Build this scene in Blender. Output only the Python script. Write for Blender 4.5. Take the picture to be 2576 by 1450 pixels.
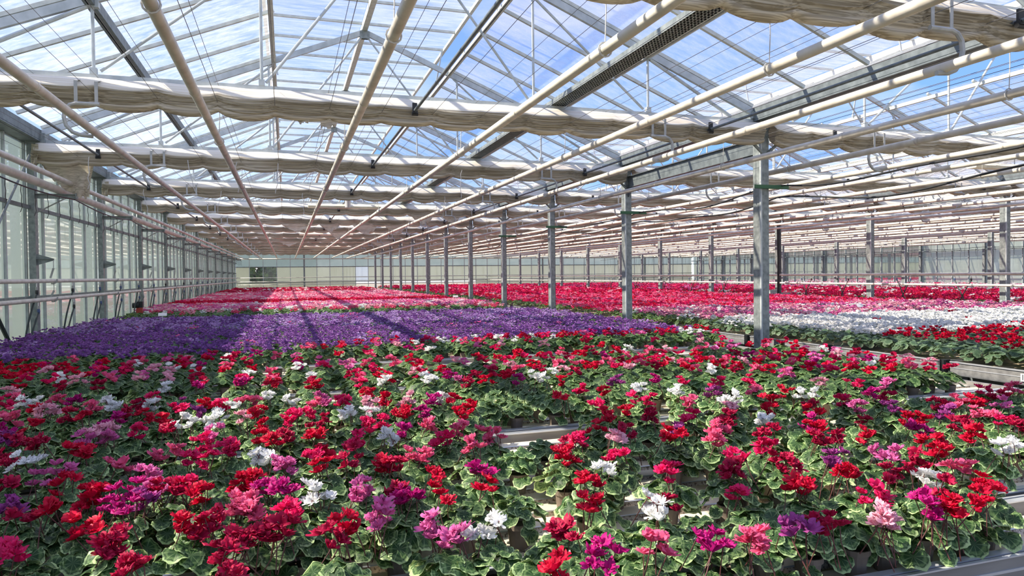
import bpy, math, random
import numpy as np
from mathutils import Vector, Matrix, Euler

random.seed(7)
RNG = np.random.RandomState(11)
SC = bpy.context.scene
COL = SC.collection
for o in list(bpy.data.objects):
    bpy.data.objects.remove(o)

# ------------------------------------------------------------------ camera, sky, sun, exposure
# origin = the lens; X across the house, Y along it, Z up; the floor lies at FL
F = 1751.5
RW = np.array([[0.95133354, 0.01669004, 0.30771081],
               [-0.30795348, 0.01466445, 0.95128839],
               [-0.01136463, 0.99975317, -0.01909054]])   # world axes as (right, up, forward)
cam_d = bpy.data.cameras.new('camera')
cam = bpy.data.objects.new('camera', cam_d)
COL.objects.link(cam)
cam_d.sensor_width = 36.0
cam_d.lens = F / 2576 * 36.0
cam_d.clip_start = 0.05
cam_d.clip_end = 600
m = Matrix.Identity(4)
for i in range(3):
    m[i][0] = RW[i][0]
    m[i][1] = RW[i][1]
    m[i][2] = -RW[i][2]
cam.matrix_world = m
SC.camera = cam

SUN_TO = Vector((-0.95, 0.30, 1.0)).normalized()
sun_d = bpy.data.lights.new('sun', 'SUN')
sun_d.energy = 9.3
sun_d.angle = math.radians(0.55)
sun_d.color = (1.0, 0.94, 0.82)
sun = bpy.data.objects.new('sun', sun_d)
COL.objects.link(sun)
sun.rotation_euler = SUN_TO.to_track_quat('Z', 'Y').to_euler()

W = bpy.data.worlds.new('sky')
SC.world = W
W.use_nodes = True
nt = W.node_tree
nt.nodes.clear()
def N(t, loc=None, **kw):
    n = nt.nodes.new(t)
    for k, v in kw.items():
        setattr(n, k, v)
    return n
out = N('ShaderNodeOutputWorld')
bg = N('ShaderNodeBackground')
tc = N('ShaderNodeTexCoord')
sep = N('ShaderNodeSeparateXYZ')
nt.links.new(tc.outputs['Generated'], sep.inputs[0])
ramp = N('ShaderNodeValToRGB')
e = ramp.color_ramp.elements
e[0].position = 0.0; e[0].color = (0.74, 0.74, 0.70, 1)
e[1].position = 1.0; e[1].color = (0.13, 0.22, 0.60, 1)
x = ramp.color_ramp.elements.new(0.36); x.color = (0.16, 0.28, 0.66, 1)
x = ramp.color_ramp.elements.new(0.13); x.color = (0.17, 0.36, 0.74, 1)
nt.links.new(sep.outputs['Z'], ramp.inputs[0])
mp = N('ShaderNodeMapping')
mp.inputs['Scale'].default_value = (1.6, 1.6, 4.0)
nt.links.new(tc.outputs['Generated'], mp.inputs[0])
noi = N('ShaderNodeTexNoise')
noi.inputs['Scale'].default_value = 1.7
noi.inputs['Detail'].default_value = 7
noi.inputs['Roughness'].default_value = 0.6
nt.links.new(mp.outputs[0], noi.inputs['Vector'])
cr = N('ShaderNodeValToRGB')
cr.color_ramp.elements[0].position = 0.46
cr.color_ramp.elements[1].position = 0.74
nt.links.new(noi.outputs['Fac'], cr.inputs[0])
mixc = N('ShaderNodeMixRGB')
mixc.inputs[2].default_value = (0.56, 0.60, 0.72, 1)
nt.links.new(cr.outputs[0], mixc.inputs[0])
nt.links.new(ramp.outputs[0], mixc.inputs[1])
nt.links.new(mixc.outputs[0], bg.inputs[0])
bg.inputs[1].default_value = 1.35
nt.links.new(bg.outputs[0], out.inputs[0])

SC.view_settings.view_transform = 'Standard'
SC.view_settings.look = 'None'
SC.view_settings.exposure = 0.38
SC.view_settings.gamma = 1.0
SC.view_settings.use_curve_mapping = False
cy = SC.cycles
cy.use_denoising = True
cy.max_bounces = 7
cy.diffuse_bounces = 3
cy.glossy_bounces = 3
cy.transmission_bounces = 4
cy.transparent_max_bounces = 28
cy.caustics_reflective = False
cy.caustics_refractive = False
cy.sample_clamp_indirect = 4.0

# ------------------------------------------------------------------ dimensions (metres, from the lens)
FL = -1.88                      # floor
S = 4.503                       # frame spacing
Y0 = 4.628                      # first frame in front of the lens
KMAX = 13                       # frames 0..13
YF = [Y0 + S * k for k in range(KMAX + 1)]
YEND = 64.0
YSTART = Y0 - S * 2
BAYS = [(-4.04, 7.04), (7.04, 18.24), (18.24, 29.44), (29.44, 40.64)]
ZCH = 2.32                      # centre of bottom chord
SL = 0.41
def zraf(x, c):                 # centre of rafter
    return 4.70 - SL * abs(x - c)
BZ = -1.13                      # bench surface
RZ = -1.06                      # bench rail top

# ------------------------------------------------------------------ helpers
class MB:
    def __init__(s):
        s.v = []; s.f = []; s.m = []
    def add(s, vs, fs, mi=0):
        b = len(s.v)
        s.v.extend([tuple(q) for q in vs])
        s.f.extend([tuple(i + b for i in q) for q in fs])
        s.m.extend([mi] * len(fs))
        return s
    def box(s, x0, x1, y0, y1, z0, z1, mi=0):
        vs = [(x, y, z) for z in (z0, z1) for y in (y0, y1) for x in (x0, x1)]
        fs = [(0, 2, 3, 1), (4, 5, 7, 6), (0, 1, 5, 4), (2, 6, 7, 3), (0, 4, 6, 2), (1, 3, 7, 5)]
        return s.add(vs, fs, mi)
    def bar(s, p, q, w, h, mi=0, up=(0, 0, 1)):
        p = Vector(p); q = Vector(q)
        d = (q - p).normalized()
        u = Vector(up)
        if abs(d.dot(u)) > 0.99:
            u = Vector((0, 1, 0))
        sx = d.cross(u).normalized() * (w / 2)
        uz = sx.cross(d).normalized() * (h / 2)
        vs = []
        for c in (p, q):
            vs += [c - sx - uz, c + sx - uz, c + sx + uz, c - sx + uz]
        fs = [(0, 1, 2, 3), (7, 6, 5, 4), (0, 4, 5, 1), (1, 5, 6, 2), (2, 6, 7, 3), (3, 7, 4, 0)]
        return s.add(vs, fs, mi)
    def tube(s, pts, r, n=8, mi=0, caps=True):
        pts = [Vector(p) for p in pts]
        rings = []
        ref = None
        for i, p in enumerate(pts):
            if i == 0: d = pts[1] - pts[0]
            elif i == len(pts) - 1: d = pts[-1] - pts[-2]
            else: d = (pts[i + 1] - pts[i]).normalized() + (pts[i] - pts[i - 1]).normalized()
            if d.length < 1e-9: d = Vector((0, 0, 1))
            d.normalize()
            if ref is None:
                ref = Vector((0, 0, 1)) if abs(d.z) < 0.9 else Vector((0, 1, 0))
            a = d.cross(ref)
            if a.length < 1e-4:
                ref = Vector((1, 0, 0)); a = d.cross(ref)
            a.normalize()
            b = a.cross(d).normalized()
            ref = b
            rr = r[i] if isinstance(r, (list, tuple)) else r
            rings.append([p + (a * math.cos(t) + b * math.sin(t)) * rr for t in [2 * math.pi * k / n for k in range(n)]])
        vs = [q for rg in rings for q in rg]
        fs = []
        for i in range(len(rings) - 1):
            for k in range(n):
                k2 = (k + 1) % n
                fs.append((i * n + k, (i + 1) * n + k, (i + 1) * n + k2, i * n + k2))
        if caps:
            fs.append(tuple(range(n)))
            fs.append(tuple((len(rings) - 1) * n + k for k in reversed(range(n))))
        return s.add(vs, fs, mi)
    def mesh(s, name, mats, smooth=False):
        me = bpy.data.meshes.new(name)
        me.from_pydata(s.v, [], s.f)
        for mt in (mats if isinstance(mats, (list, tuple)) else [mats]):
            me.materials.append(mt)
        if any(s.m):
            me.polygons.foreach_set('material_index', s.m)
        if smooth:
            me.polygons.foreach_set('use_smooth', [True] * len(s.f))
        me.update()
        return me

def link(name, data, parent=None, loc=None, rot=None, scale=None):
    o = bpy.data.objects.new(name, data)
    COL.objects.link(o)
    if parent is not None: o.parent = parent
    if loc is not None: o.location = loc
    if rot is not None: o.rotation_euler = rot
    if scale is not None: o.scale = scale if isinstance(scale, (tuple, list)) else (scale,) * 3
    return o
def thing(name, label, cat, loc=(0, 0, 0), group=None, rz=0, data=None):
    o = link(name, data, None, loc, (0, 0, rz))
    o['label'] = label; o['category'] = cat
    if group: o['group'] = group
    return o
def struct(name, data=None, loc=(0, 0, 0)):
    o = link(name, data, None, loc)
    o['kind'] = 'structure'
    return o
ORD = ['zeroth', 'first', 'second', 'third', 'fourth', 'fifth', 'sixth', 'seventh', 'eighth', 'ninth', 'tenth', 'eleventh', 'twelfth',
       'thirteenth', 'fourteenth', 'fifteenth', 'sixteenth', 'seventeenth', 'eighteenth', 'nineteenth']
def ordn(n):
    if n < 20: return ORD[n]
    tens = {2: 'twent', 3: 'thirt', 4: 'fort', 5: 'fift', 6: 'sixt'}[n // 10]
    return tens + 'ieth' if n % 10 == 0 else tens + 'y-' + ORD[n % 10]
def proj(X, Y, Z):
    v = X * RW[0] + Y * RW[1] + Z * RW[2]
    return 1288 + F * v[0] / v[2], 725 - F * v[1] / v[2], v[2]
def onz(x, y, Z):
    r = RW @ np.array([x - 1288, 725 - y, F])
    return r * (Z / r[2])

# ------------------------------------------------------------------ materials
def mat(name, col, rough=0.5, metal=0.0, spec=0.5):
    mt = bpy.data.materials.new(name)
    mt.use_nodes = True
    b = mt.node_tree.nodes['Principled BSDF']
    b.inputs['Base Color'].default_value = (*col, 1)
    b.inputs['Roughness'].default_value = rough
    b.inputs['Metallic'].default_value = metal
    b.inputs['Specular IOR Level'].default_value = spec
    return mt
def nodes(mt):
    t = mt.node_tree
    return t, t.nodes['Principled BSDF'], t.nodes['Material Output']
def noisy(name, c1, c2, scale=8, rough=0.5, metal=0.0, p0=0.35, p1=0.65, stretch=(1, 1, 1), bump=0.0, detail=4, coord='Object'):
    mt = mat(name, c1, rough, metal)
    t, b, o = nodes(mt)
    tcn = t.nodes.new('ShaderNodeTexCoord')
    mpn = t.nodes.new('ShaderNodeMapping')
    mpn.inputs['Scale'].default_value = stretch
    t.links.new(tcn.outputs[coord], mpn.inputs[0])
    n = t.nodes.new('ShaderNodeTexNoise')
    n.inputs['Scale'].default_value = scale
    n.inputs['Detail'].default_value = detail
    t.links.new(mpn.outputs[0], n.inputs['Vector'])
    r = t.nodes.new('ShaderNodeValToRGB')
    r.color_ramp.elements[0].position = p0; r.color_ramp.elements[0].color = (*c1, 1)
    r.color_ramp.elements[1].position = p1; r.color_ramp.elements[1].color = (*c2, 1)
    t.links.new(n.outputs['Fac'], r.inputs[0])
    t.links.new(r.outputs[0], b.inputs['Base Color'])
    if bump:
        bp = t.nodes.new('ShaderNodeBump')
        bp.inputs['Strength'].default_value = bump
        t.links.new(n.outputs['Fac'], bp.inputs['Height'])
        t.links.new(bp.outputs[0], b.inputs['Normal'])
    return mt

M = {}
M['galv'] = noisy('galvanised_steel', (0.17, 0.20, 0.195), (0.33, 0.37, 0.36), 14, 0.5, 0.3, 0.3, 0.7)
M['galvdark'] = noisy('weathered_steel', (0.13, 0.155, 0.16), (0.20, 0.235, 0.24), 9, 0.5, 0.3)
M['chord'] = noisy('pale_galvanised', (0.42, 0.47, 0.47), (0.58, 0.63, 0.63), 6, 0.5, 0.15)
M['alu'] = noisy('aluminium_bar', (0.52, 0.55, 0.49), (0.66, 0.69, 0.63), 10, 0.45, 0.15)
M['rail'] = noisy('bench_aluminium', (0.20, 0.20, 0.195), (0.30, 0.30, 0.29), 5, 0.45, 0.3, stretch=(0.4, 3, 3))
M['railtop'] = mat('rail_bright', (0.62, 0.65, 0.68), 0.3, 0.5)
M['groove'] = mat('rail_groove', (0.05, 0.055, 0.06), 0.5, 0.2)
M['pipe'] = noisy('cream_pipe_paint', (0.55, 0.51, 0.42), (0.74, 0.70, 0.60), 5, 0.45, 0.0, 0.3, 0.6)
M['bracket'] = noisy('bracket_paint', (0.36, 0.37, 0.35), (0.48, 0.49, 0.46), 9, 0.5, 0.1)
M['wire'] = mat('wire', (0.20, 0.20, 0.20), 0.5, 0.4)
M['hangwire'] = mat('hanger_wire', (0.62, 0.62, 0.60), 0.5, 0.2)
M['black'] = mat('black_plastic', (0.018, 0.02, 0.021), 0.45)
M['blue'] = mat('blue_plastic', (0.06, 0.10, 0.22), 0.45)
M['redp'] = mat('red_paint', (0.45, 0.06, 0.04), 0.45)
M['hose'] = mat('dark_rubber_hose', (0.03, 0.045, 0.042), 0.5)
M['white'] = mat('white_plastic', (0.80, 0.80, 0.78), 0.5)
M['lampm'] = noisy('beige_fixture', (0.72, 0.66, 0.48), (0.80, 0.75, 0.60), 6, 0.5)
M['floor'] = noisy('dark_floor', (0.07, 0.065, 0.055), (0.16, 0.15, 0.13), 3, 0.85, bump=0.2)
M['ground'] = noisy('outside_soil', (0.20, 0.17, 0.13), (0.30, 0.27, 0.20), 2, 0.9)
M['bench'] = noisy('cream_bench_floor', (0.50, 0.40, 0.26), (0.74, 0.63, 0.44), 7, 0.75, bump=0.15)
M['ridge'] = noisy('cream_bench_ridge', (0.62, 0.53, 0.37), (0.78, 0.70, 0.53), 5, 0.65)
M['pot'] = noisy('taupe_pot', (0.20, 0.16, 0.125), (0.26, 0.21, 0.165), 12, 0.6)
M['soil'] = mat('potting_soil', (0.045, 0.03, 0.02), 0.95)
M['stem'] = mat('dark_red_stem', (0.11, 0.035, 0.03), 0.55)
M['greenbar'] = mat('green_painted_bar', (0.05, 0.16, 0.07), 0.5)
M['ink'] = mat('black_ink', (0.02, 0.02, 0.02), 0.6)
# speckled dirt on the ridge sides
M['speck'] = noisy('speckled_ridge_side', (0.16, 0.12, 0.09), (0.66, 0.60, 0.50), 90, 0.85, 0.0, 0.38, 0.52, detail=6)

def cloth_mat(name, c1, c2, trans=0.25):
    mt = noisy(name, c1, c2, 3.0, 0.8, 0, 0.42, 0.58, stretch=(0.2, 8, 34), bump=0.5)
    t, b, o = nodes(mt)
    tr = t.nodes.new('ShaderNodeBsdfTranslucent')
    tr.inputs[0].default_value = (c2[0], c2[1], c2[2], 1)
    mx = t.nodes.new('ShaderNodeMixShader')
    mx.inputs[0].default_value = trans
    t.links.new(b.outputs[0], mx.inputs[1]); t.links.new(tr.outputs[0], mx.inputs[2])
    t.links.new(mx.outputs[0], o.inputs[0])
    return mt
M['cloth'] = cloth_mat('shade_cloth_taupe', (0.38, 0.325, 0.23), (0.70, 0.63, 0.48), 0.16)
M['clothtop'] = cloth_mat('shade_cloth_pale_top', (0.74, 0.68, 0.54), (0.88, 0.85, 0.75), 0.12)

def glass_mat(name, haze, col, lo=0.1, hi=0.4, gloss=0.0, grough=0.03, stretch=(1.0, 6.0, 6.0), scale=1.5, tint=(1.0, 0.955, 0.93)):
    """panes: clear share + whitewash / dust film (diffuse and translucent) in streaks, + mirror share"""
    mt = bpy.data.materials.new(name)
    mt.use_nodes = True
    t = mt.node_tree
    t.nodes.clear()
    o = t.nodes.new('ShaderNodeOutputMaterial')
    tr = t.nodes.new('ShaderNodeBsdfTransparent'); tr.inputs[0].default_value = (*tint, 1)
    df = t.nodes.new('ShaderNodeBsdfDiffuse'); df.inputs[0].default_value = (*col, 1)
    tl = t.nodes.new('ShaderNodeBsdfTranslucent'); tl.inputs[0].default_value = (*col, 1)
    m1 = t.nodes.new('ShaderNodeMixShader'); m1.inputs[0].default_value = 0.6
    t.links.new(df.outputs[0], m1.inputs[1]); t.links.new(tl.outputs[0], m1.inputs[2])
    tcn = t.nodes.new('ShaderNodeTexCoord')
    mpn = t.nodes.new('ShaderNodeMapping'); mpn.inputs['Scale'].default_value = stretch
    oi = t.nodes.new('ShaderNodeObjectInfo')
    ad = t.nodes.new('ShaderNodeVectorMath'); ad.operation = 'ADD'
    t.links.new(tcn.outputs['Object'], ad.inputs[0])
    sc_ = t.nodes.new('ShaderNodeMath'); sc_.operation = 'MULTIPLY'; sc_.inputs[1].default_value = 40
    t.links.new(oi.outputs['Random'], sc_.inputs[0])
    t.links.new(sc_.outputs[0], ad.inputs[1])
    t.links.new(ad.outputs[0], mpn.inputs[0])
    n = t.nodes.new('ShaderNodeTexNoise'); n.inputs['Scale'].default_value = scale; n.inputs['Detail'].default_value = 6
    n.inputs['Roughness'].default_value = 0.65
    t.links.new(mpn.outputs[0], n.inputs['Vector'])
    mr = t.nodes.new('ShaderNodeMapRange')
    mr.inputs['From Min'].default_value = 0.3; mr.inputs['From Max'].default_value = 0.72
    mr.inputs['To Min'].default_value = lo; mr.inputs['To Max'].default_value = hi
    t.links.new(n.outputs['Fac'], mr.inputs[0])
    m2 = t.nodes.new('ShaderNodeMixShader')
    t.links.new(mr.outputs[0], m2.inputs[0])
    t.links.new(tr.outputs[0], m2.inputs[1]); t.links.new(m1.outputs[0], m2.inputs[2])
    last = m2
    if gloss > 0:
        g = t.nodes.new('ShaderNodeBsdfGlossy'); g.inputs['Roughness'].default_value = grough
        g.inputs[0].default_value = (0.9, 0.95, 0.95, 1)
        fr = t.nodes.new('ShaderNodeFresnel'); fr.inputs[0].default_value = 1.5
        mm = t.nodes.new('ShaderNodeMath'); mm.operation = 'MULTIPLY_ADD'; mm.inputs[1].default_value = 0.8; mm.inputs[2].default_value = gloss
        t.links.new(fr.outputs[0], mm.inputs[0])
        m3 = t.nodes.new('ShaderNodeMixShader')
        t.links.new(mm.outputs[0], m3.inputs[0])
        t.links.new(m2.outputs[0], m3.inputs[1]); t.links.new(g.outputs[0], m3.inputs[2])
        last = m3
    t.links.new(last.outputs[0], o.inputs[0])
    return mt
M['roofglass'] = glass_mat('roof_glass', 0.2, (0.80, 0.80, 0.82), 0.08, 0.42)
M['wallglass'] = glass_mat('whitewashed_wall_glass', 0.7, (0.22, 0.275, 0.245), 0.84, 0.95, gloss=0.20, stretch=(3, 1, 0.5))
M['endglasstop'] = glass_mat('frosted_upper_glass', 0.8, (0.30, 0.38, 0.37), 0.88, 0.97, gloss=0.03, stretch=(1, 1, 0.6))
M['endglass'] = glass_mat('frosted_end_glass', 0.8, (0.42, 0.43, 0.32), 0.88, 0.97, gloss=0.03, stretch=(1, 1, 0.6))
M['sideglass'] = glass_mat('frosted_side_glass', 0.8, (0.44, 0.51, 0.43), 0.88, 0.97, gloss=0.03, stretch=(1, 1, 0.6))
M['clear'] = glass_mat('clear_pane', 0.0, (0.8, 0.85, 0.85), 0.02, 0.06, gloss=0.02)
M['bluepane'] = glass_mat('blue_grey_pane', 0.5, (0.45, 0.52, 0.62), 0.7, 0.8, gloss=0.02)

# leaf: dark green blade, paler veins and silvered margin, by the leaf's own uv
def leaf_mat(name, dark, silver, edge, translucent=0.28):
    mt = mat(name, dark, 0.5, 0, 0.28)
    t, b, o = nodes(mt)
    uv = t.nodes.new('ShaderNodeUVMap')
    sp = t.nodes.new('ShaderNodeSeparateXYZ')
    t.links.new(uv.outputs[0], sp.inputs[0])
    ang = t.nodes.new('ShaderNodeMath'); ang.operation = 'ARCTAN2'
    t.links.new(sp.outputs[1], ang.inputs[0]); t.links.new(sp.outputs[0], ang.inputs[1])
    ln = t.nodes.new('ShaderNodeVectorMath'); ln.operation = 'LENGTH'
    t.links.new(uv.outputs[0], ln.inputs[0])
    mu = t.nodes.new('ShaderNodeMath'); mu.operation = 'MULTIPLY'; mu.inputs[1].default_value = 9.0
    t.links.new(ang.outputs[0], mu.inputs[0])
    co = t.nodes.new('ShaderNodeMath'); co.operation = 'COSINE'
    t.links.new(mu.outputs[0], co.inputs[0])
    gt = t.nodes.new('ShaderNodeMapRange'); gt.inputs['From Min'].default_value = 0.78; gt.inputs['From Max'].default_value = 1.0
    t.links.new(co.outputs[0], gt.inputs[0])
    nz = t.nodes.new('ShaderNodeTexNoise'); nz.inputs['Scale'].default_value = 3.2; nz.inputs['Detail'].default_value = 3
    oi = t.nodes.new('ShaderNodeObjectInfo')
    va = t.nodes.new('ShaderNodeVectorMath'); va.operation = 'ADD'
    geo = t.nodes.new('ShaderNodeNewGeometry')
    t.links.new(uv.outputs[0], va.inputs[0])
    sn = t.nodes.new('ShaderNodeVectorMath'); sn.operation = 'SCALE'; sn.inputs['Scale'].default_value = 3.0
    t.links.new(geo.outputs['Position'], sn.inputs[0])
    t.links.new(sn.outputs[0], va.inputs[1])
    t.links.new(va.outputs[0], nz.inputs['Vector'])
    # ring value: length + noise
    ad = t.nodes.new('ShaderNodeMath'); ad.operation = 'MULTIPLY_ADD'; ad.inputs[1].default_value = 0.5
    t.links.new(nz.outputs['Fac'], ad.inputs[0]); t.links.new(ln.outputs['Value'], ad.inputs[2])
    r = t.nodes.new('ShaderNodeValToRGB')
    el = r.color_ramp.elements
    el[0].position = 0.30; el[0].color = (*dark, 1)
    el[1].position = 1.22 / 1.4; el[1].color = (*edge, 1)
    q = el.new(0.55); q.color = (*dark, 1)
    q = el.new(0.68); q.color = (*silver, 1)
    q = el.new(0.78); q.color = (*dark, 1)
    dv = t.nodes.new('ShaderNodeMath'); dv.operation = 'DIVIDE'; dv.inputs[1].default_value = 1.4
    t.links.new(ad.outputs[0], dv.inputs[0])
    t.links.new(dv.outputs[0], r.inputs[0])
    mx = t.nodes.new('ShaderNodeMixRGB'); mx.inputs[2].default_value = (*edge, 1)
    vm = t.nodes.new('ShaderNodeMath'); vm.operation = 'MULTIPLY'; vm.inputs[1].default_value = 0.30
    t.links.new(gt.outputs[0], vm.inputs[0])
    t.links.new(vm.outputs[0], mx.inputs[0]); t.links.new(r.outputs[0], mx.inputs[1])
    # large-scale hue variation between plants
    n2 = t.nodes.new('ShaderNodeTexNoise'); n2.inputs['Scale'].default_value = 2.3
    t.links.new(geo.outputs['Position'], n2.inputs['Vector'])
    hs = t.nodes.new('ShaderNodeHueSaturation')
    mr = t.nodes.new('ShaderNodeMapRange'); mr.inputs['From Min'].default_value = 0.3; mr.inputs['From Max'].default_value = 0.7
    mr.inputs['To Min'].default_value = 0.75; mr.inputs['To Max'].default_value = 1.45
    t.links.new(n2.outputs['Fac'], mr.inputs[0]); t.links.new(mr.outputs[0], hs.inputs['Value'])
    t.links.new(mx.outputs[0], hs.inputs['Color'])
    t.links.new(hs.outputs[0], b.inputs['Base Color'])
    tr = t.nodes.new('ShaderNodeBsdfTranslucent')
    hs2 = t.nodes.new('ShaderNodeHueSaturation'); hs2.inputs['Value'].default_value = 1.8; hs2.inputs['Hue'].default_value = 0.47
    t.links.new(hs.outputs[0], hs2.inputs['Color']); t.links.new(hs2.outputs[0], tr.inputs[0])
    ms = t.nodes.new('ShaderNodeMixShader'); ms.inputs[0].default_value = translucent
    t.links.new(b.outputs[0], ms.inputs[1]); t.links.new(tr.outputs[0], ms.inputs[2])
    t.links.new(ms.outputs[0], o.inputs[0])
    return mt
M['leaf'] = leaf_mat('cyclamen_leaf', (0.022, 0.062, 0.018), (0.12, 0.21, 0.07), (0.38, 0.52, 0.23))
M['leafr'] = leaf_mat('grey_green_leaf', (0.050, 0.10, 0.050), (0.13, 0.20, 0.11), (0.32, 0.42, 0.27))

def petal_mat(name, c, tr=0.35):
    mt = mat(name, c, 0.55)
    t, b, o = nodes(mt)
    b.inputs['Specular IOR Level'].default_value = 0.25
    geo = t.nodes.new('ShaderNodeNewGeometry')
    n2 = t.nodes.new('ShaderNodeTexNoise'); n2.inputs['Scale'].default_value = 28; n2.inputs['Detail'].default_value = 3
    t.links.new(geo.outputs['Position'], n2.inputs['Vector'])
    hs = t.nodes.new('ShaderNodeHueSaturation'); hs.inputs['Color'].default_value = (*c, 1)
    mr = t.nodes.new('ShaderNodeMapRange'); mr.inputs['From Min'].default_value = 0.3; mr.inputs['From Max'].default_value = 0.7
    mr.inputs['To Min'].default_value = 0.72; mr.inputs['To Max'].default_value = 1.15
    t.links.new(n2.outputs['Fac'], mr.inputs[0]); t.links.new(mr.outputs[0], hs.inputs['Value'])
    t.links.new(hs.outputs[0], b.inputs['Base Color'])
    tl = t.nodes.new('ShaderNodeBsdfTranslucent')
    t.links.new(hs.outputs[0], tl.inputs[0])
    ms = t.nodes.new('ShaderNodeMixShader'); ms.inputs[0].default_value = tr
    t.links.new(b.outputs[0], ms.inputs[1]); t.links.new(tl.outputs[0], ms.inputs[2])
    t.links.new(ms.outputs[0], o.inputs[0])
    return mt
COLS = {'R': ('scarlet', (0.66, 0.004, 0.045)), 'C': ('crimson', (0.50, 0.008, 0.065)), 'K': ('hot pink', (0.80, 0.015, 0.14)),
        'P': ('salmon pink', (0.86, 0.13, 0.28)), 'L': ('pale pink', (0.90, 0.46, 0.56)), 'O': ('orchid pink', (0.74, 0.16, 0.42)),
        'M': ('magenta', (0.56, 0.012, 0.22)), 'V': ('mauve', (0.38, 0.06, 0.28)), 'W': ('white', (0.92, 0.92, 0.90)),
        'U': ('purple', (0.31, 0.13, 0.42)), 'u': ('lilac', (0.54, 0.36, 0.68)), 'Q': ('rosy', (0.80, 0.20, 0.36))}
CK = list(COLS)
PM = {k: petal_mat(v[0].replace(' ', '_') + '_petal', v[1], 0.35) for k, v in COLS.items()}

# ------------------------------------------------------------------ floor and ground outside
mb = MB(); mb.box(-4.3, 41.0, YSTART, YEND + 0.3, FL - 0.15, FL)
struct('floor', mb.mesh('floor', M['floor']))
mb = MB(); mb.box(-120, 160, -60, 220, FL - 0.5, FL - 0.2)
struct('ground', mb.mesh('ground', M['ground']))

BAYN = ['left', 'second', 'third', 'far right']
NP = 4                                        # panes between two frames
PW = S / NP
RIDGE_X = [(a + b) / 2 for a, b in BAYS]

def quad_mesh(name, pts, mt):
    me = bpy.data.meshes.new(name)
    me.from_pydata(pts, [], [tuple(range(len(pts)))])
    me.materials.append(mt); me.update()
    return me

# ------------------------------------------------------------------ roofs (one per bay)
def pane_pts(x0, z0, x1, z1, w=PW - 0.03):
    return [(x0, -w / 2, z0), (x1, -w / 2, z1), (x1, w / 2, z1), (x0, w / 2, z0)]
def zg(ax):
    return 4.80 - SL * ax
for bi, (xa, xb) in enumerate(BAYS):
    c = RIDGE_X[bi]; hw = (xb - xa) / 2
    roof = struct('ceiling', None, (c, 0, 0))
    # continuous beams
    b1 = MB(); b1.box(-0.05, 0.05, YSTART, YEND, 4.70, 4.84)
    link('ridge_beam', b1.mesh('ridge_beam', M['alu']), roof)
    for sx in (-1, 1):
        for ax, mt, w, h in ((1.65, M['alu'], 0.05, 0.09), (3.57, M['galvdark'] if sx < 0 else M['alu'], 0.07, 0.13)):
            b1 = MB()
            x = sx * ax; z = zg(ax) - 0.07
            b1.box(x - w / 2, x + w / 2, YSTART, YEND, z - h, z)
            b1.box(x - w, x - w / 2 + .012, YSTART, YEND, z - h, z - h + 0.012)
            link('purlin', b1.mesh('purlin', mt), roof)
        b1 = MB(); x = sx * 1.80
        b1.box(x - 0.03, x + 0.03, YSTART, YEND, 4.80, 4.86)
        ve = link('vent_edge', b1.mesh('vent_edge', M['alu']), roof)
        # gutter
        if not (sx == 1 and bi < 3):
            b1 = MB(); x = sx * hw
            b1.box(x - 0.16, x - 0.14, YSTART, YEND, 2.34, 2.52); b1.box(x + 0.14, x + 0.16, YSTART, YEND, 2.34, 2.52)
            b1.box(x - 0.16, x + 0.16, YSTART, YEND, 2.32, 2.345)
            link('gutter', b1.mesh('gutter', M['galvdark']), roof)
    meshes = {}
    strips = []
    for sx in (-1, 1):
        for (a0, a1) in ((1.67, 3.57), (3.57, hw - 0.14)):
            me = quad_mesh('pane', pane_pts(sx * a0, zg(a0), sx * a1, zg(a1)), M['roofglass'])
            strips.append((me, None))
        me = quad_mesh('pane', pane_pts(sx * 0.05, 4.87, sx * 1.79, 4.87), M['roofglass'])
        strips.append((me, 'vent'))
    # bars
    barm = []
    for sx in (-1, 1):
        b1 = MB()
        b1.bar((sx * 1.62, 0, zg(1.62) - .025), (sx * (hw - .15), 0, zg(hw - .15) - .025), 0.045, 0.05)
        barm.append(b1.mesh('glazing_bar', M['alu']))
        b1 = MB(); b1.bar((sx * .04, 0, 4.845), (sx * 1.8, 0, 4.845), 0.04, 0.045)
        b1.bar((sx * .04, 0.03, 4.85), (sx * 1.8, 0.03, 4.85), 0.012, 0.03)
        barm.append(b1.mesh('glazing_bar', M['alu']))
    n = int(round((YEND - YSTART) / PW))
    lim = {0: 40, 1: 40, 2: 0, 3: 0}[bi]
    far = MB(); farb = MB()
    for j in range(n):
        yc = YSTART + (j + .5) * PW
        near = j < lim
        for me, kd in strips:
            if near:
                link('pane', me, roof, (0, yc, 0), rot=(0, 0, 0))
            else:
                vv = [(v.co.x, v.co.y + yc, v.co.z) for v in me.vertices]
                far.add(vv, [(0, 1, 2, 3)])
        yb = YSTART + j * PW
        for me in barm:
            if near:
                link('glazing_bar', me, roof, (0, yb, 0))
            else:
                farb.add([(v.co.x, v.co.y + yb, v.co.z) for v in me.vertices], [tuple(p.vertices) for p in me.polygons])
    if far.v:
        o = link('far_panes', far.mesh('far_panes', M['roofglass']), roof); o['kind'] = 'stuff'
        o = link('far_glazing_bars', farb.mesh('far_glazing_bars', M['alu']), roof); o['kind'] = 'stuff'
    # vent arms
    for k in range(0, 9 if bi < 2 else 0):
        for sx in (-1, 1):
            b1 = MB(); b1.bar((sx * 1.6, YF[k] + 1.1, 4.05), (sx * 1.75, YF[k] + 1.1, 4.82), 0.02, 0.03)
            link('vent_arm', b1.mesh('vent_arm', M['chord']), roof)

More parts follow.
